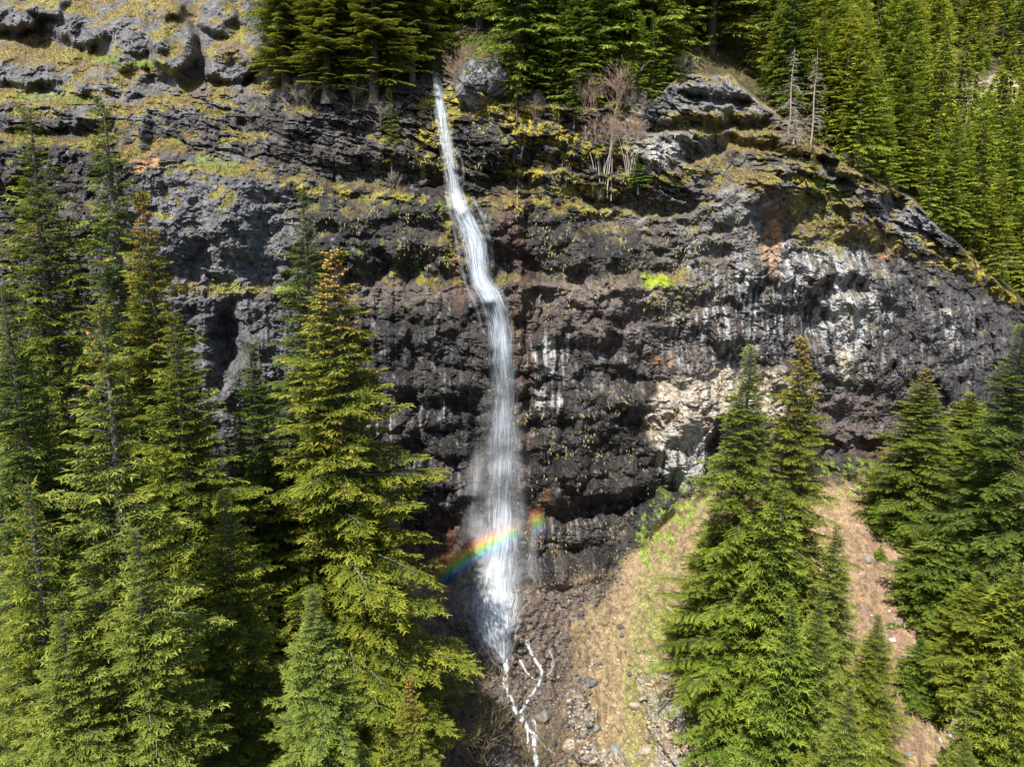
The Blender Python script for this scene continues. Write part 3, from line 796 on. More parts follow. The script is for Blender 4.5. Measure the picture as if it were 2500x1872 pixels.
tree_at(FA, 2300, 1280, 66, 4.2, 'conifer on the right bank of the gully below the slender spruce', group=RIGHT, col=(.85, .95, .8))
tree_at(A_, 2395, 1400, 60, 4.3, 'bushy spruce halfway down the right bank', group=RIGHT, col=YG_)
tree_at(FB, 2490, 1380, 56, 4.2, 'conifer at the right edge of the photo halfway down', group=RIGHT, col=YG_)
tree_at(FA, 2250, 1560, 60, 3.0, 'small dark fir standing alone beside the gully near the bottom', group=RIGHT, col=(.75, .88, .8), H=10.5)
tree_at(C_, 2400, 1640, 50, 3.6, 'yellow-green conifer with visible thin trunk in the bottom right', group=RIGHT, col=LT, H=18)
tree_at(FA, 2480, 1600, 48, 3.6, 'conifer filling the bottom right corner', group=RIGHT, col=YG_, H=20)
tree_at(A_, 2360, 1800, 46, 2.6, 'young fir at the bottom edge right of the leaning stump', group=RIGHT, col=LT, H=12)

# young conifers rooted on the ledges and slope
def root_at(v, px, py, H, R, label, **kw):
    p = on_land(px, py, .2)
    return put_tree(v, (p[0], p[1], p[2] - .15), H, R, label, name='young_conifer', **kw)
YC = 'young conifers rooted on ledges'
root_at(SMALL, 958, 395, 7.0, 1.5, 'thin young fir clinging to the cliff left of the upper fall', group=YC, col=YG_)
root_at(SMALL, 1262, 262, 8.5, 1.5, 'slim young fir on the mossy rim right of the waterfall lip', group=YC, col=YG_)
root_at(SMALL, 1560, 452, 3.2, 1.7, 'low bright green fir bush on the ledge under the birch clump', group=YC, col=(1.1, 1.5, .8))
root_at(SMALL, 1983, 435, 2.4, 1.1, 'tiny yellow bush in the dark slot of the right shoulder', group=YC, col=(1.7, 1.3, .6))
root_at(SMALL, 1400, 285, 4.0, 1.2, 'small green fir between brown shrubs on the rim', group=YC, col=(.95, 1.1, .8))
root_at(SMALL, 2140, 1300, 4.0, 1.6, 'upper of two fir saplings at the head of the brown gully', group=YC, col=(1.0, 1.2, .7))
root_at(SMALL, 2195, 1330, 4.2, 1.7, 'broader fir sapling against the right bank at the gully head', group=YC, col=(.95, 1.15, .75))
root_at(SMALL, 2148, 1362, 1.6, .8, 'tiny sapling alone on the brown gully soil', group=YC, col=(1, 1.2, .7))
root_at(SMALL, 1760, 1775, 2.6, 1.6, 'round yellow-green bush under the lower left of the right-hand cluster', group=YC, col=(1.5, 1.5, .7))
root_at(SMALL, 660, 85, 4.5, 1.4, 'small fir among grey brush above the top left rocks', group=YC, col=(.95, 1.15, .75))

# the wood above the cliff
def forest():
    cnt = 0
    r = random.Random(99)
    y = 84.0
    out = []
    while y < 250:
        sp = 5.6 + (y - 84) * .022
        x = -75.0
        while x < .95 * y + 10:
            X_ = x + r.uniform(-.42, .42) * sp; Y_ = y + r.uniform(-.42, .42) * sp
            x += sp
            Z_ = HILL_M * (Y_ - float(hill_y0(X_)))
            px, py = proj(X_, Y_, Z_)
            if px < 560 or px > 2620: continue
            t = float(np.interp(px, gx, Tc))
            if py > t - 10 and px < 1850: continue
            if py > t - 3: continue
            if px < 700 and py > 60: continue
            if 1030 < px < 1075 and py > 120: continue
            if 1085 < px < 1255 and py > 118: continue
            if 2300 < px < 2500 and 185 < py < 345: continue
            if 1640 < px < 1850 and py > 150: continue
            H = r.uniform(20, 31) * (.8 if px > 1800 else 1.0)
            if px > 1800 and py > t - 45: H *= .6
            if 1090 < px < 1240 and py > 150: H *= .75
            tx, ty = proj(X_, Y_, Z_ + H)
            if ty > 1000 or py < -110: continue
            # keep the boulder knob and outcrops in view
            if 2290 < tx < 2500 and ty < 290 and 345 <= py < 420: H *= .5
            out.append((Y_, X_, Z_, H, px, py))
        y += sp * .88
    return out
FT = forest()
_rr = random.Random(61)
_x = 1095.0
while _x < 1890:
    py_ = float(np.interp(_x, gx, Tc)) - _rr.uniform(8, 34)
    if not (1640 < _x < 1850 and _rr.random() < .5) and _x > 1245:
        p_ = on_land(_x, py_)
        FT.append((p_[1], p_[0], p_[2] - .5, _rr.uniform(5, 16), _x, py_))
    _x += _rr.uniform(26, 60)
_x = 1895.0
while _x < 2560:
    py_ = float(np.interp(_x, gx, Tc)) - _rr.uniform(4, 30)
    p_ = on_land(_x, py_)
    FT.append((p_[1], p_[0], p_[2] - .5, _rr.uniform(9, 19), _x, py_))
    _x += _rr.uniform(24, 44)
print('forest trees', len(FT))
LABQ = []
ORD = ['first', 'second', 'third', 'fourth', 'fifth', 'sixth', 'seventh', 'eighth', 'ninth', 'tenth', 'eleventh', 'twelfth', 'thirteenth', 'fourteenth', 'fifteenth', 'sixteenth', 'seventeenth']
def single_out(q):
    d = {}
    for t in q: d.setdefault(t[1], []).append(t)
    for lab, l_ in d.items():
        l_.sort(key=lambda t: t[2])
        for i, t in enumerate(l_):
            t[0]['label'] = lab if len(l_) == 1 or len(l_) > 17 else lab + (', leftmost of these' if i == 0 else (', rightmost of these' if i == len(l_) - 1 else ', %s from the left' % ORD[i]))
r = random.Random(4)
GRP = {0: ('dark green conifer in the wood above the waterfall lip', 'conifers in the wood above the waterfall'),
       1: ('green conifer in the wood above the grey rock knob', 'conifers in the wood above the grey knob'),
       2: ('yellow-green conifer on the steep far slope at the upper right', 'conifers on the steep slope at the upper right')}
for (Y_, X_, Z_, H, px, py) in sorted(FT):
    g = 0 if px < 1500 else (1 if px < 1950 else 2)
    v = r.choice([FA, FB, FAR['far_c']]) if Y_ < 104 else r.choice(list(FAR.values()))
    b = r.uniform(.72, 1.15)
    col = (b * r.uniform(.9, 1.15), b * 1.02, b * r.uniform(.7, 1.0)) if g else (b * .9, b * .96, b * .8)
    if g == 2: col = (col[0] * 1.15, col[1] * 1.1, col[2] * .9)
    if g: col = tuple(c_ * 1.42 for c_ in col)
    else: col = tuple(c_ * 1.55 for c_ in col)
    tone = 'yellow-green' if col[0] > 1.5 else ('deep green' if b < .88 else 'mid-green')
    size = 'short' if H < 17 else ('tall' if H > 25 else 'medium')
    tx, ty = proj(X_, Y_, Z_ + H)
    if g == 0: zn = 'behind the waterfall lip' if px < 1090 and px > 980 else ('at the left end of the wood' if px <= 980 else ('behind the rim boulders' if px < 1330 else 'behind the brown brush on the rim'))
    elif g == 1: zn = 'directly behind the grey knob' if px < 1800 and py > 60 else ('deep in the wood above the grey knob' if px < 1860 else 'behind the bare grey snags')
    else:
        side = 'well left of' if px < 2090 else 'just left of' if px < 2270 else ('right of' if px > 2480 else ('above' if py < 240 else 'below'))
        zn = ('on the upper' if px < 2080 else 'on the middle' if px < 2300 else 'on the lower') + ' ridge rim' if py > np.interp(px, gx, Tc) - 45 else side + ' the far outcrop' + (', high up' if py < 40 else ', low down' if py > 330 else '')
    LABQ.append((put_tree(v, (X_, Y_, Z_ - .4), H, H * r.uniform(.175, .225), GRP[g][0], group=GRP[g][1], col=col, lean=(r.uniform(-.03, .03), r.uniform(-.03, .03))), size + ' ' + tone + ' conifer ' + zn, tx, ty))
single_out(LABQ)
# large layered trees beside the lip
for k, (px, py, H, R, lab) in enumerate(((915, 232, 21, 4.6, 'large spreading yellow-green conifer overhanging the left of the waterfall lip'), (800, 238, 16, 4.6, 'second spreading yellow-green conifer left of the lip, its boughs over the brushy ledge'),
                                         (700, 215, 17, 4.4, 'spreading conifer at the left end of the wood, above the grassy boulder'), (1005, 200, 22, 3.6, 'tall dark conifer directly behind the waterfall lip'), (860, 190, 24, 4.6, 'tall yellow-green conifer between the two spreading ones left of the lip'))):
    p = on_land(px, py, .5)
    put_tree(C_ if k != 3 else A_, p, H, R * 1.15, lab, col=(1.35, 1.2, .8) if k != 3 else (.9, .95, .7))

# ------------------------------------------------------------------ snags, brush and saplings
def twiggy(mb, p, d, ln, rd, depth, r, spread=.5, kids=(2, 4), minr=.004, up=.15):
    n = 4
    pts = [np.array(p)]; dd = np.array(d, float)
    for i in range(n):
        dd = dd + np.array([r.gauss(0, .12), r.gauss(0, .12), r.gauss(0, .08) + up * .2])
        dd /= np.linalg.norm(dd)
        pts.append(pts[-1] + dd * ln / n)
    mb.tube(pts, np.linspace(rd, max(minr, rd * .45), n + 1), 3 if depth < 2 else 4)
    if depth <= 0: return
    for _ in range(r.randint(*kids)):
        t = r.uniform(.3, 1); i = min(n - 1, int(t * n)); q = pts[i] + (pts[i + 1] - pts[i]) * (t * n - i)
        nd = dd + np.array([r.gauss(0, spread), r.gauss(0, spread), r.gauss(0, spread * .7) + up])
        nd /= np.linalg.norm(nd)
        twiggy(mb, q, nd, ln * r.uniform(.45, .75), max(minr, rd * .55), depth - 1, r, spread, kids, minr, up)

def brush_mesh(name, mat, stems, h, spread, seed, depth=3, kids=(3, 4), rd=.02, tilt=.5, up=.15, minr=.008):
    r = random.Random(seed); mb = MB()
    for _ in range(stems):
        a = r.uniform(0, 6.28); t = tilt * math.sqrt(r.random())
        twiggy(mb, (math.cos(a) * .3 * spread * r.random(), math.sin(a) * .3 * spread * r.random(), -.2), (math.cos(a) * t, math.sin(a) * t, 1), h * r.uniform(.5, .75), rd, depth, r, .5, kids, minr, up)
    return mb.mesh(name, mat)

B_PINK = brush_mesh('pink_brush', M_TWIG_PINK, 14, 3.0, 2.2, 3, 3, (3, 4))
B_GREY = brush_mesh('grey_brush', M_TWIG_GREY, 12, 2.4, 2.5, 4, 3, (3, 4), tilt=1.1)
B_OLIVE = brush_mesh('olive_brush', M_TWIG_OLIVE, 10, 5.5, 2.5, 5, 3, (3, 5), rd=.035, tilt=.6)
B_DEAD = brush_mesh('dead_brush', M_TWIG_GREY, 16, 2.6, 1.5, 6, 2, (2, 4), tilt=.9)
B_BIRCH_S = MB(); B_BIRCH_T = MB()
_r = random.Random(8)
for _ in range(12):
    a = _r.uniform(0, 6.28); t = _r.uniform(.05, .28); x = _r.uniform(-.9, .9)
    zb = _r.uniform(-2.2, -.5); top = np.array([x + math.cos(a) * t * 6, math.sin(a) * t * 5, _r.uniform(4.2, 6.2)])
    pts = [np.array([x * .8, _r.uniform(-.3, .3), zb]), np.array([x, 0, 0]) * .6 + top * .4, top]
    B_BIRCH_S.tube(pts, [.045, .035, .018], 5)
    for _k in range(9):
        u = _r.uniform(.45, 1); q = pts[1] * (1 - u) + top * u
        twiggy(B_BIRCH_T, q, (_r.gauss(0, .5), _r.gauss(0, .5), .7), _r.uniform(.8, 1.6), .010, 2, _r, .6, (3, 4), .006, .2)
birch_s = B_BIRCH_S.mesh('sapling_stems', M_PALEST); birch_t = B_BIRCH_T.mesh('sapling_twigs', M_TWIG_PINK)

def plant(me, px, py, s, label, name='bare_shrub', cat='shrub', group='bare shrubs on the ledges', off=.1, tilt=0):
    o = obj(name, me, loc=on_land(px, py, off)); o.scale = (s, s, s); o.rotation_euler = (tilt, 0, random.uniform(0, 6.28))
    return tag(o, label, cat, group)

def birch(px, py, s, label):
    e = bpy.data.objects.new('bare_sapling_clump', None); COL.objects.link(e)
    e.location = on_land(px, py, .2); e.scale = (s,) * 3
    tag(e, label, 'shrub', 'bare sapling clumps')
    obj('stems', birch_s, e)['kind'] = 'stuff'; obj('twigs', birch_t, e)['kind'] = 'stuff'
birch(1478, 446, .98, 'large clump of pale-stemmed bare saplings with pinkish twigs right of the mossy ledge')
birch(1545, 415, .75, 'smaller pale sapling clump beside the grey knob ledges')
for a in ((1130, 215, 1.1, B_PINK, 'pinkish bare brush at the waterfall lip'),
          (1500, 262, 1.3, B_PINK, 'brown bare brush behind the big sapling clump'),
          (1440, 268, 1.0, B_PINK, 'bare brush left of the sapling clump under the wood'),
          (1370, 455, .9, B_GREY, 'low grey brush on the mossy ledge right of the fall'),
          (1310, 290, .6, B_PINK, 'short brown brush by the small grey boulder on the rim'),
          (1660, 190, .9, B_GREY, 'lichen-grey brush on the left shoulder of the grey knob'),
          (1560, 270, .9, B_GREY, 'grey brush left of the grey knob'),
          (650, 50, 1.5, B_GREY, 'grey brush at the top left above the rocks'),
          (690, 130, 1.0, B_GREY, 'grey brush between the grassy boulder and the wood'),
          (730, 265, 1.1, B_GREY, 'tangled grey dead brush hanging under the left end of the wood'),
          (860, 262, 1.2, B_GREY, 'grey dead twigs hanging below the spreading conifer'),
          (930, 300, .9, B_GREY, 'grey brush beside the thin fir left of the upper fall'),
          (960, 455, .6, B_GREY, 'dry tuft of brush just left of the ledge under the upper fall'),
          (2370, 600, 1.2, B_GREY, 'grey brush at the right end of the ridge'),
          (2440, 665, 1.3, B_GREY, 'grey brush below the mossy end of the ridge'),
          (2090, 415, .8, B_GREY, 'grey brush on the ridge under the wood'),
          (1890, 260, .9, B_GREY, 'grey brush beside the grey snags'),
          (1590, 440, .7, B_GREY, 'grey leafless shrub by the bright green fir bush'),
          (1800, 1868, 1.2, B_DEAD, 'pile of dead straw-coloured branches at the bottom of the scree'),
          (1700, 1700, .6, B_DEAD, 'small dead bush low on the scree under the trees'),
          (1740, 1600, .7, B_DEAD, 'dead twigs at the foot of the right-hand cluster'),
          (1310, 1872, .9, B_OLIVE, 'leafless shrub beside the lower stream')):
    plant(a[3], a[0], a[1], a[2], a[4])
for k, (px, py, s) in enumerate(((1100, 1780, 1.2), (1170, 1850, 1.25), (1060, 1880, 1.2), (1140, 1700, .8))):
    plant(B_OLIVE, px, py, s, ('dark leafless thicket left of the stream, uppermost bush', 'leafless thicket closest to the stream at the bottom', 'leafless thicket beside the small coned spruce', 'thin leafless bush under the pool of the fall')[k], group='leafless thickets left of the stream')

def snag(px, py, H, label, seed, rd=.12):
    r = random.Random(seed)
    p = on_land(px, py, .2)
    e = bpy.data.objects.new('dead_tree', None); COL.objects.link(e); e.location = p
    tag(e, label, 'dead tree', 'bare grey snags on the ridge')
    mb = MB(); zz = np.linspace(-.6, H, 8)
    mb.tube(np.stack([.08 * np.sin(zz), .08 * np.cos(zz * .8), zz], -1), rd * (1 - np.clip(zz / H, 0, 1) * .85), 7)
    obj('trunk', mb.mesh('snag_trunk', M_TWIG_GREY, smooth=True), e)
    b = MB()
    for _ in range(60):
        z = r.uniform(.12, .97) * H; a = r.uniform(0, 6.28)
        twiggy(b, (0, 0, z), (math.cos(a), math.sin(a), r.uniform(-.4, .1)), r.uniform(.6, 1.9) * (1.15 - z / H), .035, 2, r, .5, (2, 3), .012, -.15)
    obj('branches', b.mesh('snag_branches', M_TWIG_GREY), e)['kind'] = 'stuff'
snag(1980, 352, 9.5, 'tall bare grey snag standing against the dark wood', 1)
snag(1925, 330, 8.6, 'lichen-hung snag left of the tall bare grey one', 2)
snag(1938, 350, 3.5, 'short broken snag on the grassy ridge below the other two', 3)
snag(1253, 205, 8.5, 'pale dead trunk with bare limbs at the edge of the wood right of the lip', 4)

def log(p0, p1, rd, label, mat=M_SNAG):
    a, b = on_land(*p0, rd * .6), on_land(*p1, rd * .6)
    m = MB(); c = (a + b) / 2
    t = np.linspace(0, 1, 6)[:, None]
    pts = a * (1 - t) + b * t + np.sin(t * 3.14) * np.array([[0, -.05, .08]])
    m.tube(pts - c, np.linspace(rd, rd * .55, 6), 7)
    tag(obj('fallen_log', m.mesh('fallen_log', mat), loc=c), label, 'log', 'fallen logs')
log((1527, 293), (1576, 323), .10, 'pale fallen log on the ledge by the sapling clumps')
log((2073, 1190), (2104, 1210), .08, 'grey log lying on the grass at the head of the gully')
log((2294, 1800), (2306, 1842), .10, 'white bleached log on the soil in the bottom right')
log((1583, 1612), (1604, 1612), .05, 'short pale stick lying across the middle of the scree')
log((1388, 1462), (1391, 1490), .05, 'reddish splintered stick at the dark edge of the scree', M_ROCK_TAN)
m = MB(); zz = np.linspace(-.4, 2.2, 6)
m.tube(np.stack([zz * .12, zz * 0, zz], -1), [.24, .22, .2, .2, .17, .12], 8)
tag(obj('tree_stump', m.mesh('tree_stump', M_SNAG), loc=on_land(2322, 1785, .3)), 'grey broken stump leaning right in the bottom right trees', 'stump')

# ------------------------------------------------------------------ boulders and stones
def rock_mesh(name, mat, seed, sub=3, rough=.32):
    import bmesh
    bm = bmesh.new(); bmesh.ops.create_icosphere(bm, subdivisions=sub, radius=1)
    r = random.Random(seed)
    planes = [(Vector((r.gauss(0, 1), r.gauss(0, 1), r.gauss(0, 1))).normalized(), r.uniform(.55, .9)) for _ in range(11)]
    from mathutils import noise
    off = Vector((seed * 3.1, seed * 1.7, 0))
    for v in bm.verts:
        for n_, d in planes:
            k = v.co.dot(n_)
            if k > d: v.co -= n_ * (k - d)
        v.co *= 1 + rough * .35 * noise.noise(v.co * 2.3 + off) + rough * .2 * noise.noise(v.co * 5.1 + off)
    me = bpy.data.meshes.new(name); bm.to_mesh(me); bm.free(); me.materials.append(mat)
    return me
RK = {m_.name: [rock_mesh('rock', m_, s + 10 * i, 2) for s in range(3)] for i, m_ in enumerate((M_ROCK_GREY, M_ROCK_DARK, M_ROCK_TAN, M_ROCK_WHITE))}
def rock(px, py, s, mat, label, group='stones lying on the scree', name='rock', sc=(1, 1, .8)):
    o = obj(name, random.choice(RK[mat.name]), loc=on_land(px, py, s * .05))
    o.scale = (s * sc[0], s * sc[1], s * sc[2]); o.rotation_euler = (random.uniform(-.4, .4), random.uniform(-.4, .4), random.uniform(0, 6.28))
    return tag(o, label, 'rock', group)
for a in ((1515, 1530, .42, M_ROCK_DARK, 'dark stone in the middle of the scree, upper of a close pair'), (1518, 1550, .40, M_ROCK_DARK, 'dark stone in the middle of the scree, lower of a close pair'),
          (1383, 1555, .75, M_ROCK_DARK, 'long dark boulder at the wet edge of the scree beside the fall', ), (1447, 1532, .30, M_ROCK_DARK, 'small dark stone high on the scree towards the fall'),
          (1440, 1665, .95, M_ROCK_DARK, 'dark boulder with a grey side halfway down the scree'), (1325, 1745, 1.1, M_ROCK_DARK, 'large brown wet boulder right of the lower stream'),
          (1455, 1775, .55, M_ROCK_GREY, 'upright narrow grey stone low on the scree'), (1655, 1740, 1.2, M_ROCK_GREY, 'big grey boulder low on the scree near the trees'),
          (1705, 1780, 1.2, M_ROCK_GREY, 'pale grey fractured boulder below the big grey one'), (1725, 1765, .7, M_ROCK_WHITE, 'whitish block beside the fractured boulder'),
          (2178, 1562, .42, M_ROCK_WHITE, 'white rock on the brown gully soil'), (2118, 1365, .60, M_ROCK_GREY, 'bluish grey boulder at the left side of the gully'),
          (2168, 1395, .30, M_ROCK_GREY, 'grey stone in the middle of the gully'), (2220, 1840, .35, M_ROCK_GREY, 'grey stone at the bottom of the gully'),
          (1575, 1830, .8, M_ROCK_TAN, 'tan angular boulder at the bottom of the scree'), (1500, 1830, .7, M_ROCK_GREY, 'grey slab at the bottom centre of the scree'),
          (1550, 1720, .7, M_ROCK_TAN, 'tan boulder halfway between stream and trees'), (1390, 1820, .9, M_ROCK_TAN, 'broad brown boulder right of the bottom of the stream'),
          (1560, 1590, .30, M_ROCK_GREY, 'grey stone on the green strip of the scree'), (1625, 1650, .45, M_ROCK_GREY, 'grey rock beside the right edge of the scree')):
    rock(a[0], a[1], a[2] * .8, a[3], a[4], group=None)
M_BOULDER = plain_mat("lichen_grey_boulder", (.030, .030, .030), (.21, .21, .22), .9, 1.7, .22)
def boulder(px, py, s, label, seed, sc):
    me = rock_mesh('boulder', M_BOULDER, seed, 5, .3)
    co = np.zeros(len(me.vertices) * 3, np.float32); me.vertices.foreach_get('co', co); co = co.reshape(-1, 3)
    dd = co / np.linalg.norm(co, axis=1)[:, None]
    f_ = fbm(co[:, 0] * 1.6 + seed, co[:, 2] * 1.2 + co[:, 1], 5, seed, .6); w1, w2, wc = worley((co[:, 0] * 2.2 + seed).astype(np.float32), (co[:, 2] * 1.8 + co[:, 1] * .7).astype(np.float32), seed)
    co = co + dd * (.22 * f_ + .10 * sm((w2 - w1) / .2) * (.5 + wc))[:, None]
    me.vertices.foreach_set('co', co.astype(np.float32).ravel()); me.update()
    o = obj('boulder', me, loc=on_land(px, py, -s * .1)); o.scale = (s * sc[0], s * sc[1], s * sc[2]); o.rotation_euler = (0, 0, seed)
    tag(o, label, 'rock')
boulder(1172, 205, 2.6, 'large lichen-grey boulder on the rim right of the waterfall lip', 3, (1.15, 1.0, .95))
boulder(1306, 246, 1.2, 'smaller grey boulder on the mossy rim before the wood', 6, (1.1, 1, .8))
SC = []
rr_ = random.Random(17)
while len(SC) < 150:
    px = rr_.uniform(1300, 1780); py = rr_.uniform(1440, 1872)
    if px > 1600 + (py - 1400) * .25 + 40: continue
    if px < 1560 - (py - 1400) * .5: continue
    if rr_.random() > .25 + .75 * (py - 1400) / 470: continue
    SC.append((px, py, rr_.uniform(.08, .20) if rr_.random() < .85 else rr_.uniform(.22, .36)))
STQ = []
for px, py, s in SC:
    mt_ = rr_.choice([M_ROCK_GREY, M_ROCK_TAN, M_ROCK_TAN, M_ROCK_DARK])
    zn = ('high on the scree' if py < 1560 else 'halfway down the scree' if py < 1680 else 'low on the scree' if py < 1790 else 'at the foot of the scree') + (' towards the stream' if px < 1480 else ' towards the trees' if px > 1620 else ' in its middle')
    STQ.append((rock(px, py, s, mt_, 'stone', group='small stones scattered on the scree'), ('tiny ' if s < .13 else 'small ' if s < .2 else 'larger ') + {'grey_rock': 'grey', 'tan_rock': 'tan', 'dark_wet_rock': 'dark'}[mt_.name] + ' stone ' + zn, px, py))
single_out(STQ)
STQ = []
for _ in range(90):
    px = rr_.gauss(1270, 75); py = rr_.uniform(1480, 1880)
    s = rr_.uniform(.12, .34)
    zn = ('right under the fall' if py < 1600 else 'where the stream braids' if py < 1720 else 'beside the lower stream') + (' on its left' if px < 1240 else ' on its right')
    STQ.append((rock(px, py, s, M_ROCK_DARK, 'stone', group='wet stones around the stream'), ('small' if s < .2 else 'medium' if s < .27 else 'large') + ' wet stone ' + zn, px, py))
single_out(STQ)
STQ = []
for _ in range(45):
    t = rr_.random(); px = 2110 + t * 90 + rr_.gauss(0, 26); py = 1250 + t * 600
    mt_ = rr_.choice([M_ROCK_TAN, M_ROCK_WHITE, M_ROCK_TAN, M_ROCK_GREY])
    zn = 'at the head of' if py < 1400 else 'in the upper half of' if py < 1560 else 'in the lower half of' if py < 1720 else 'at the bottom of'
    STQ.append((rock(px, py, rr_.uniform(.08, .2), mt_, 'stone', group='small stones in the gully'), 'small ' + {'grey_rock': 'grey', 'tan_rock': 'tan', 'white_rock': 'whitish'}[mt_.name] + ' stone ' + zn + ' the brown gully', px, py))
single_out(STQ)

# finer rubble, too much of it to count
def rubble(name, weight, n, s0, s1, mat, label, seed):
    import bmesh
    bm = bmesh.new(); bmesh.ops.create_icosphere(bm, subdivisions=1, radius=1)
    IV = np.array([v.co[:] for v in bm.verts]); IF = np.array([[v.index for v in f.verts] for f in bm.faces]); bm.free()
    w = np.where((PX > -60) & (PX < 2560) & (PY > -60) & (PY < 1930), weight, 0).ravel(); w = w / w.sum()
    rs = np.random.RandomState(seed); k = rs.choice(len(w), n, p=w)
    B = Pf[k]; sc = s0 + (s1 - s0) * rs.random_sample((n, 1, 1)) ** 2.5
    D_ = rs.uniform(.6, 1.3, (n, 1, 3)) * np.array([1, 1, .7]); J = rs.uniform(.75, 1.2, (n, len(IV), 1))
    V = (IV[None] * J * D_ * sc + B[:, None]).reshape(-1, 3)
    F = (IF[None] + np.arange(n)[:, None, None] * len(IV)).reshape(-1, 3)
    tag(obj(name, mesh_np(name, V, F, None, False, mat)), label, 'rubble', None, 'stuff')
rubble('rubble', REG_GROUND * np.clip(oc * 1.4 + .12 * sm((PY - 1350) / 300) * window(PX, 1300, 1800, 60), 0, 1), 1500, .05, .22, M_ROCK_TAN, 'tan and brown broken stones strewn over the lower scree', 5)
rubble('wet_rubble', REG_GROUND * wetg * sm((PX - 1050) / 60), 3000, .06, .30, M_ROCK_DARK, 'dark wet broken rock around the foot of the fall', 6)
rubble('grey_rubble', REG_GROUND * (oc + .5 * oval(2165, 1450, 60, 330, .1, .8) * .4), 600, .04, .18, M_ROCK_GREY, 'grey chips of rock on the scree and in the gully', 7)
# ------------------------------------------------------------------ grass
def scatter(weight, n, seed):
    w = np.where((PX > -60) & (PX < 2560) & (PY > -60) & (PY < 1930), weight, 0).ravel()
    w = w / w.sum()
    rs = np.random.RandomState(seed)
    k = rs.choice(len(w), n, p=w)
    return Pf[k] + rs.uniform(-.05, .05, (n, 3)), NRM.reshape(-1, 3)[k], rs

def blades(name, weight, n, ln, wd, down, tint, label, seed, per=1, spread=.5, mat=M_GRASS):
    B, Nn, rs = scatter(weight, n, seed)
    B = np.repeat(B, per, 0); Nn = np.repeat(Nn, per, 0); m = len(B)
    d = Nn * .7 + rs.normal(0, spread, (m, 3)); d[:, 2] += down
    d /= np.linalg.norm(d, axis=1)[:, None]
    s = np.cross(d, rs.normal(0, 1, (m, 3))); s /= np.linalg.norm(s, axis=1)[:, None]
    L = rs.uniform(.5, 1.3, (m, 1)) * ln; w_ = wd * rs.uniform(.6, 1.4, (m, 1))
    B = B + rs.normal(0, ln * .25, (m, 3)) * .4
    V = np.stack([B - s * w_ / 2, B + s * w_ / 2, B + d * L], 1).reshape(-1, 3)
    T = np.repeat(np.clip(tint + rs.normal(0, .18, m), 0, 1), 3)
    return tag(obj(name, mesh_np(name, V, np.arange(len(V)).reshape(-1, 3), {'Tint': T}, False, mat)), label, 'grass', None, 'stuff')
green_zone = np.clip(gg + .7 * oval(1585, 1620, 52, 270, .10, 1.0), 0, 1)
rim = REG_HILL * sm((PY - Tc + 60) / 30) * sm((PX - 1040) / 60)
blades('grass', (upm + .8 * gt + .7 * shg + .5 * rim + .02 * REG_FACE * sm((L1c - PY) / 30)), 32000, .30, .07, .5, .25, 'dry golden grass and moss on the ledge tops', 1)
blades('scree_grass', REG_GROUND * sm((PX - 1250) / 150) * (.35 + scree) * (1 - .8 * oc), 26000, .16, .05, .5, .2, 'short dry grass on the scree', 2)
blades('green_grass', green_zone * np.maximum(REG_GROUND, .2), 16000, .18, .06, .5, .95, 'fresh green grass at the head of the scree', 3)
hang = REG_FACE * np.clip(oval(1350, 380, 330, 130, 0, .6) + .8 * oval(1480, 620, 330, 150, 0, .6) + .9 * oval(1420, 1050, 180, 130, 0, .6) + .6 * oval(950, 560, 220, 130, 0, .6) + .8 * oval(1480, 1320, 240, 120, 0, .6) + .7 * oval(1750, 1180, 80, 80, 0, .6), 0, 1) * sm(n_b * 3 + .3)
blades('hanging_grass', hang * sm(n_a * 4 + .4), 2100, .30, .07, -1.3, .25, 'pale yellow grass tufts hanging on the wet cliff', 4, per=4, spread=.25, mat=M_TUFT)

# ------------------------------------------------------------------ water
def water_mat(name, alpha, sc_u, sc_v, lo, hi, seed, edge=.35, col=(.86, .90, .95), vfade=True):
    m, n, l, b = new_mat(name)
    uv = N(n, 'ShaderNodeAttribute', attribute_name='UVW')
    sep = N(n, 'ShaderNodeSeparateColor'); l.new(uv.outputs['Color'], sep.inputs[0])
    u, v, dens = sep.outputs[0], sep.outputs[1], sep.outputs[2]
    cmb = N(n, 'ShaderNodeCombineXYZ')
    l.new(mathn(n, l, 'MULTIPLY', u, sc_u), cmb.inputs[0]); l.new(mathn(n, l, 'MULTIPLY', v, sc_v), cmb.inputs[1]); cmb.inputs[2].default_value = seed
    nz = N(n, 'ShaderNodeTexNoise'); nz.inputs['Scale'].default_value = 1; nz.inputs['Detail'].default_value = 6; nz.inputs['Roughness'].default_value = .65
    nz.inputs['Distortion'].default_value = .25
    l.new(cmb.outputs[0], nz.inputs['Vector'])
    mr = N(n, 'ShaderNodeMapRange'); mr.inputs[1].default_value = lo; mr.inputs[2].default_value = hi
    l.new(nz.outputs[0], mr.inputs[0])
    # thinner towards the two sides of the sheet
    c = mathn(n, l, 'ABSOLUTE', mathn(n, l, 'SUBTRACT', mathn(n, l, 'MULTIPLY', u, 2.0), 1.0))
    e = N(n, 'ShaderNodeMapRange'); e.interpolation_type = 'SMOOTHSTEP'; e.inputs[1].default_value = 1.0; e.inputs[2].default_value = 1.0 - edge; e.inputs[3].default_value = 0; e.inputs[4].default_value = 1
    l.new(c, e.inputs[0])
    a = mathn(n, l, 'MULTIPLY', mr.outputs[0], e.outputs[0])
    a = mathn(n, l, 'MULTIPLY', a, dens)
    a = mathn(n, l, 'MULTIPLY', a, alpha, True)
    b.inputs['Base Color'].default_value = (*col, 1); b.inputs['Roughness'].default_value = .5; b.inputs['Specular IOR Level'].default_value = .3
    l.new(a, b.inputs['Alpha'])
    return m
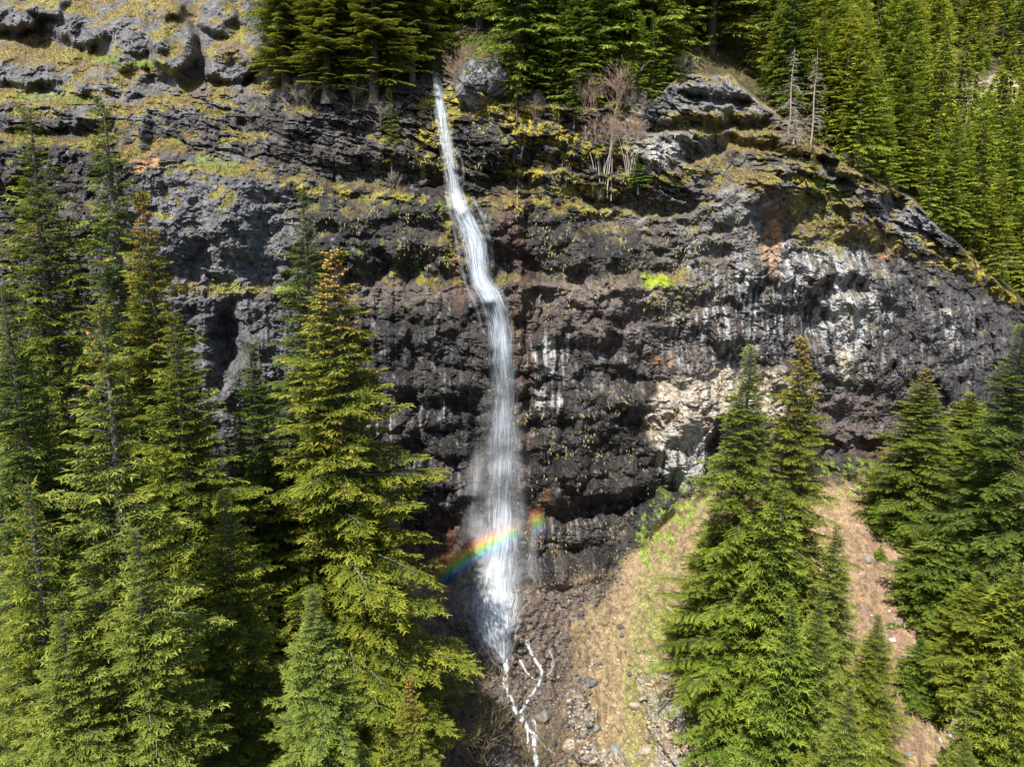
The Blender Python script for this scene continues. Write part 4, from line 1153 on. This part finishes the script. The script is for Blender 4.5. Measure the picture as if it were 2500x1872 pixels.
M_SHEET = water_mat('white_falling_water', .62, 9, 2.2, .34, .84, 1.0, .9, (.50, .57, .67))
M_THREAD = water_mat('fine_water_threads', .8, 30, 5, .46, .82, 7.0, .7, (.68, .74, .82))
M_MIST = water_mat('drifting_spray', .30, 5, 5, .30, .85, 4.0, .9)
M_STREAM = water_mat('white_stream_water', .95, 3.5, 95, .42, .62, 9.0, .8, (.72, .76, .81))

def sheet(name, path, mat, parent=None, nu=18, dens=None, bulge=.5, off=.5, seed=0, wmul=1.0, shift=0.0, hug=0.0):
    """a curved sheet of water that runs down the rock; path holds (px, py, half width, density)"""
    pa = np.array(path, float)
    t = np.concatenate([[0], np.cumsum(np.hypot(np.diff(pa[:, 0]), np.diff(pa[:, 1])))])
    ns = max(8, int(t[-1] / (7 if nu > 5 else 4)))
    tt = np.linspace(0, t[-1], ns)
    cx, cy, hw, de = (np.interp(tt, t, pa[:, i]) for i in range(4))
    ker = np.ones(7) / 7
    sm1 = lambda a: np.convolve(np.pad(a, 3, mode='edge'), ker, 'valid')
    if ns > 20 and nu > 5: cx, hw, de = sm1(cx), sm1(hw), sm1(de)
    us = np.linspace(-1, 1, nu)
    V = []; A = []
    Yc = np.array([float(g_at(x, y_, YSM)) for x, y_ in zip(cx, cy)])
    if ns > 20:
        for _ in range(3): Yc = sm1(Yc)
    for i in range(ns):
        wn_ = hw[i] * wmul
        for j, u in enumerate(us):
            x = cx[i] + shift + u * wn_ * (1 + .06 * math.sin(i * .7 + seed))
            ys = float(g_at(x, cy[i]))
            y = min(Yc[i] - off, ys - .10) if not hug else ys - .10
            y -= bulge * (1 - u * u)
            kx, q = ray(x, cy[i])
            V.append((kx * y, y, q * y))
            A.append(((u + 1) / 2, tt[i] / 1000 * 3 + seed, de[i]))
    F = [(i * nu + j, i * nu + j + 1, (i + 1) * nu + j + 1, (i + 1) * nu + j) for i in range(ns - 1) for j in range(nu - 1)]
    me = mesh_np(name, V, F, {'UVW': np.array(A)}, True, mat)
    return obj(name, me, parent)

FALL = [(1057, 158, 11, .3), (1064, 195, 13, .8), (1070, 225, 16, 1), (1076, 270, 19, 1.1), (1086, 330, 21, 1.0), (1098, 400, 22, .9), (1107, 450, 22, .9), (1112, 480, 28, 1.2), (1128, 520, 34, 1.5), (1148, 560, 38, 1.4), (1162, 610, 36, 1.4),
        (1167, 655, 30, 1.2), (1176, 690, 36, 1.7), (1196, 718, 40, 1.7), (1210, 750, 40, 1.6), (1220, 800, 36, 1.0), (1226, 860, 37, .80), (1230, 930, 38, .72), (1232, 1000, 40, .70), (1230, 1080, 46, .68), (1228, 1160, 50, .68), (1226, 1240, 50, .70), (1225, 1320, 50, .78),
        (1218, 1400, 58, 1.0), (1210, 1450, 70, 1.15), (1207, 1490, 74, 1.25), (1208, 1530, 66, 1.25), (1210, 1565, 54, 1.0), (1217, 1592, 38, .65), (1226, 1618, 24, .25)]
wf = bpy.data.objects.new('waterfall', None); COL.objects.link(wf)
wf.location = (0, 0, 0)
tag(wf, 'tall white waterfall dropping over two ledges down the dark cliff', 'waterfall', None, 'structure')
sheet('water_sheet', FALL, M_SHEET, wf, off=.45, seed=0, bulge=.5)
sheet('water_threads', FALL, M_THREAD, wf, off=.75, seed=2.3, bulge=.5, wmul=1.06)
sheet('water_core', [(x, y_, w * .55, d * (1.0 if y_ < 800 else .9)) for x, y_, w, d in FALL if y_ > 200], M_SHEET, wf, off=.65, seed=5.1, bulge=.4, shift=4)
sheet('side_threads', [(1092, 480, 8, .8), (1105, 540, 8, .7), (1120, 620, 7, .7), (1135, 690, 8, .7), (1160, 740, 8, .8), (1176, 800, 9, .5)], M_THREAD, wf, nu=8, off=.3, seed=1.2)
sheet('side_threads', [(1150, 480, 10, .9), (1180, 530, 9, .8), (1200, 600, 8, .6), (1205, 660, 6, .4)], M_THREAD, wf, nu=8, off=.3, seed=3.2)
sheet('side_threads', [(1108, 360, 7, .6), (1128, 390, 6, .7), (1133, 420, 5, .6), (1132, 460, 4, .3)], M_THREAD, wf, nu=8, off=.3, seed=4.2)
sheet('spray', [(1228, 860, 30, 0), (1226, 1000, 56, .5), (1222, 1100, 84, .8), (1218, 1200, 95, .8), (1212, 1300, 105, .9), (1200, 1400, 125, 1), (1190, 1480, 120, .8), (1195, 1580, 90, 0)], M_MIST, wf, off=1.3, seed=6.1, bulge=1.0)
sheet('spray', [(1165, 1080, 20, 0), (1162, 1160, 26, .8), (1160, 1220, 30, .9), (1158, 1280, 30, .5), (1150, 1350, 40, 0)], M_MIST, wf, nu=10, off=.6, seed=7.7, bulge=.3)
sheet('spray', [(1304, 1280, 10, 0), (1303, 1330, 14, 1.2), (1302, 1370, 20, .8), (1300, 1420, 34, 0)], M_MIST, wf, nu=10, off=.3, seed=8.7, bulge=.2)
sheet('right_veil', [(1258, 1040, 14, 0), (1268, 1120, 14, .8), (1272, 1200, 14, .6), (1270, 1330, 16, 0)], M_THREAD, wf, nu=8, off=.4, seed=9.7)
# foot of the fall fraying into small runs
rf = random.Random(3)
for k in range(34):
    x0 = rf.gauss(1212, 44); y0 = 1440 + abs(x0 - 1210) * .5 + rf.uniform(-20, 60); x = x0; pts = []
    for i in range(9):
        pts.append((x, y0, rf.uniform(.8, 2.0) * (1.3 - .08 * i), rf.uniform(.25, .9))); x += rf.uniform(-6, 6) - (x - 1222) * .10; y0 += rf.uniform(7, 16)
        if y0 > 1600: break
    if len(pts) > 3: sheet('water_run', pts, M_STREAM, wf, nu=3, off=.2, seed=rf.uniform(0, 9), bulge=.03, hug=1)
def run(pts, w, seed, name='stream_channel', parent=None, de=1.0):
    r = random.Random(seed)
    sheet(name, [(a[0], a[1], w * 1.1, de * .42) for a in pts] if len(pts) > 4 else [(a[0], a[1], w, de * .35) for a in pts], M_STREAM, parent, nu=4, off=.12, seed=seed * .7, bulge=.02, hug=1)
    for k in range(max(3, int(w * 1.3))):
        P2 = []; ox = r.uniform(-.6, .6) * w; fr = r.uniform(.02, .05); ph = r.uniform(0, 6)
        for (a, b) in zip(pts[:-1], pts[1:]):
            for i in range(5):
                t = i / 5; yy = a[1] * (1 - t) + b[1] * t
                P2.append((a[0] * (1 - t) + b[0] * t + ox * 1.5 * math.sin(yy * fr * 3 + ph) + r.uniform(-2.2, 2.2), yy + r.uniform(-1, 1), r.uniform(.7, 2.3) * (w / 8) ** .4, de * r.choice([.2, .8, 1.0, 1.4])))
        P2.append((*pts[-1], 2, de))
        o = sheet(name, P2, M_STREAM, parent, nu=3, off=.12, seed=seed * 1.3 + k, bulge=.03, hug=1)
st = bpy.data.objects.new('stream', None); COL.objects.link(st)
tag(st, 'white braided stream running down the dark rocks below the waterfall', 'stream', None, 'structure')
run(STREAM, 8, 1, 'main_channel', st, 1.2)
run(STREAM, 5, 12, 'main_channel', st, 1.2)
run(STREAM_B, 5, 2, 'side_channel', st)
run([(1270, 1610), (1285, 1640), (1300, 1655), (1318, 1662)], 4, 3, 'side_channel', st)
run([(1340, 1585), (1352, 1610), (1346, 1640), (1330, 1650)], 3, 4, 'side_channel', st, .8)
run([(1293, 1701), (1280, 1720), (1262, 1728)], 4, 5, 'side_channel', st)
run([(1284, 1769), (1290, 1800), (1286, 1815)], 4, 6, 'side_channel', st)
run([(1302, 1751), (1308, 1775), (1312, 1800), (1330, 1822), (1352, 1838)], 5, 7, 'side_channel', st)
run([(1160, 1590), (1168, 1612), (1172, 1640)], 2.5, 8, 'side_channel', st, .7)
run([(1200, 1610), (1222, 1630), (1232, 1650)], 3, 9, 'side_channel', st, .8)
run([(1257, 1733), (1275, 1738), (1276, 1752)], 3, 11, 'side_channel', st, .9)
# thin seep on the upper right
tag(sheet('seep', [(1283, 300, 4, .6), (1280, 350, 5, .8), (1270, 400, 4, .6), (1262, 450, 4, .5), (1264, 500, 3, .4)], M_THREAD, nu=6, off=.2, seed=2, hug=1), 'thin trickle of water down the mossy rock right of the fall', 'trickle', None, 'structure')

# ------------------------------------------------------------------ rainbow: painted colour bands on a thin strip, standing in for sunlight split in spray
def rainbow():
    m, n, l, b = new_mat('painted_rainbow')
    uv = N(n, 'ShaderNodeAttribute', attribute_name='UVW')
    sep = N(n, 'ShaderNodeSeparateColor'); l.new(uv.outputs['Color'], sep.inputs[0])
    cr = N(n, 'ShaderNodeValToRGB'); e = cr.color_ramp.elements
    e[0].position = 0; e[0].color = (.55, .05, .02, 1); e[1].position = 1; e[1].color = (.10, .06, .60, 1)
    for p_, c_ in ((.22, (.95, .25, .03)), (.40, (.95, .75, .08)), (.55, (.25, .80, .15)), (.70, (.05, .55, .75)), (.84, (.05, .18, .85))):
        k = e.new(p_); k.color = (*c_, 1)
    l.new(sep.outputs[0], cr.inputs[0]); l.new(cr.outputs[0], b.inputs['Base Color'])
    b.inputs['Roughness'].default_value = 1; b.inputs['Specular IOR Level'].default_value = 0
    tc = N(n, 'ShaderNodeTexCoord'); nz = N(n, 'ShaderNodeTexNoise'); nz.inputs['Scale'].default_value = .9; nz.inputs['Detail'].default_value = 4
    mp = N(n, 'ShaderNodeMapping'); mp.inputs['Scale'].default_value = (2.4, 1, .5); l.new(tc.outputs['Object'], mp.inputs[0]); l.new(mp.outputs[0], nz.inputs['Vector'])
    mr = N(n, 'ShaderNodeMapRange'); mr.inputs[1].default_value = .3; mr.inputs[2].default_value = .7; mr.inputs[3].default_value = .72; mr.inputs[4].default_value = 1.02
    l.new(nz.outputs[0], mr.inputs[0])
    c = mathn(n, l, 'ABSOLUTE', mathn(n, l, 'SUBTRACT', mathn(n, l, 'MULTIPLY', sep.outputs[0], 2.0), 1.0))
    ed = N(n, 'ShaderNodeMapRange'); ed.interpolation_type = 'SMOOTHSTEP'; ed.inputs[1].default_value = 1; ed.inputs[2].default_value = .25; ed.inputs[3].default_value = 0; ed.inputs[4].default_value = 1
    l.new(c, ed.inputs[0])
    a = mathn(n, l, 'MULTIPLY', mathn(n, l, 'MULTIPLY', mathn(n, l, 'MULTIPLY', ed.outputs[0], sep.outputs[2]), mr.outputs[0]), .62, True)
    l.new(a, b.inputs['Alpha'])
    # (px, top py, bottom py, strength)
    st_ = [(1030, 1400, 1470, 0), (1070, 1372, 1442, .26), (1120, 1334, 1408, .56), (1150, 1314, 1390, .66), (1190, 1292, 1368, .62), (1225, 1276, 1350, .40), (1255, 1262, 1336, .32), (1275, 1250, 1326, .0), (1292, 1244, 1322, .0), (1304, 1236, 1318, .40), (1318, 1230, 1312, .32), (1334, 1224, 1306, 0)]
    pa = np.array(st_, float); xs = np.linspace(1030, 1334, 60)
    V, A = [], []
    nu = 12
    for x in xs:
        t0, t1, d = (np.interp(x, pa[:, 0], pa[:, i]) for i in (1, 2, 3))
        for j in range(nu):
            u = j / (nu - 1); py = t0 * (1 - u) + t1 * u + 0; px = x + 18 * (u - .5)
            y = float(g_at(1220, 1320, YSM)) - 3.2 + .6 * math.sin(x / 30)
            kx, q = ray(px, py); V.append((kx * y, y, q * y)); A.append((u, x / 100, d))
    F = [(i * nu + j, i * nu + j + 1, (i + 1) * nu + j + 1, (i + 1) * nu + j) for i in range(59) for j in range(nu - 1)]
    tag(obj('rainbow', mesh_np('rainbow', V, F, {'UVW': np.array(A)}, True, m)), 'faint rainbow arc in the spray across the lower waterfall', 'rainbow')
rainbow()
print('tris', sum(len(me.polygons) * (2 if len(me.polygons) and me.polygons[0].loop_total == 4 else 1) for me in bpy.data.meshes))
for me in bpy.data.meshes:
    if len(me.polygons) > 20000: print('  ', me.name, len(me.polygons))
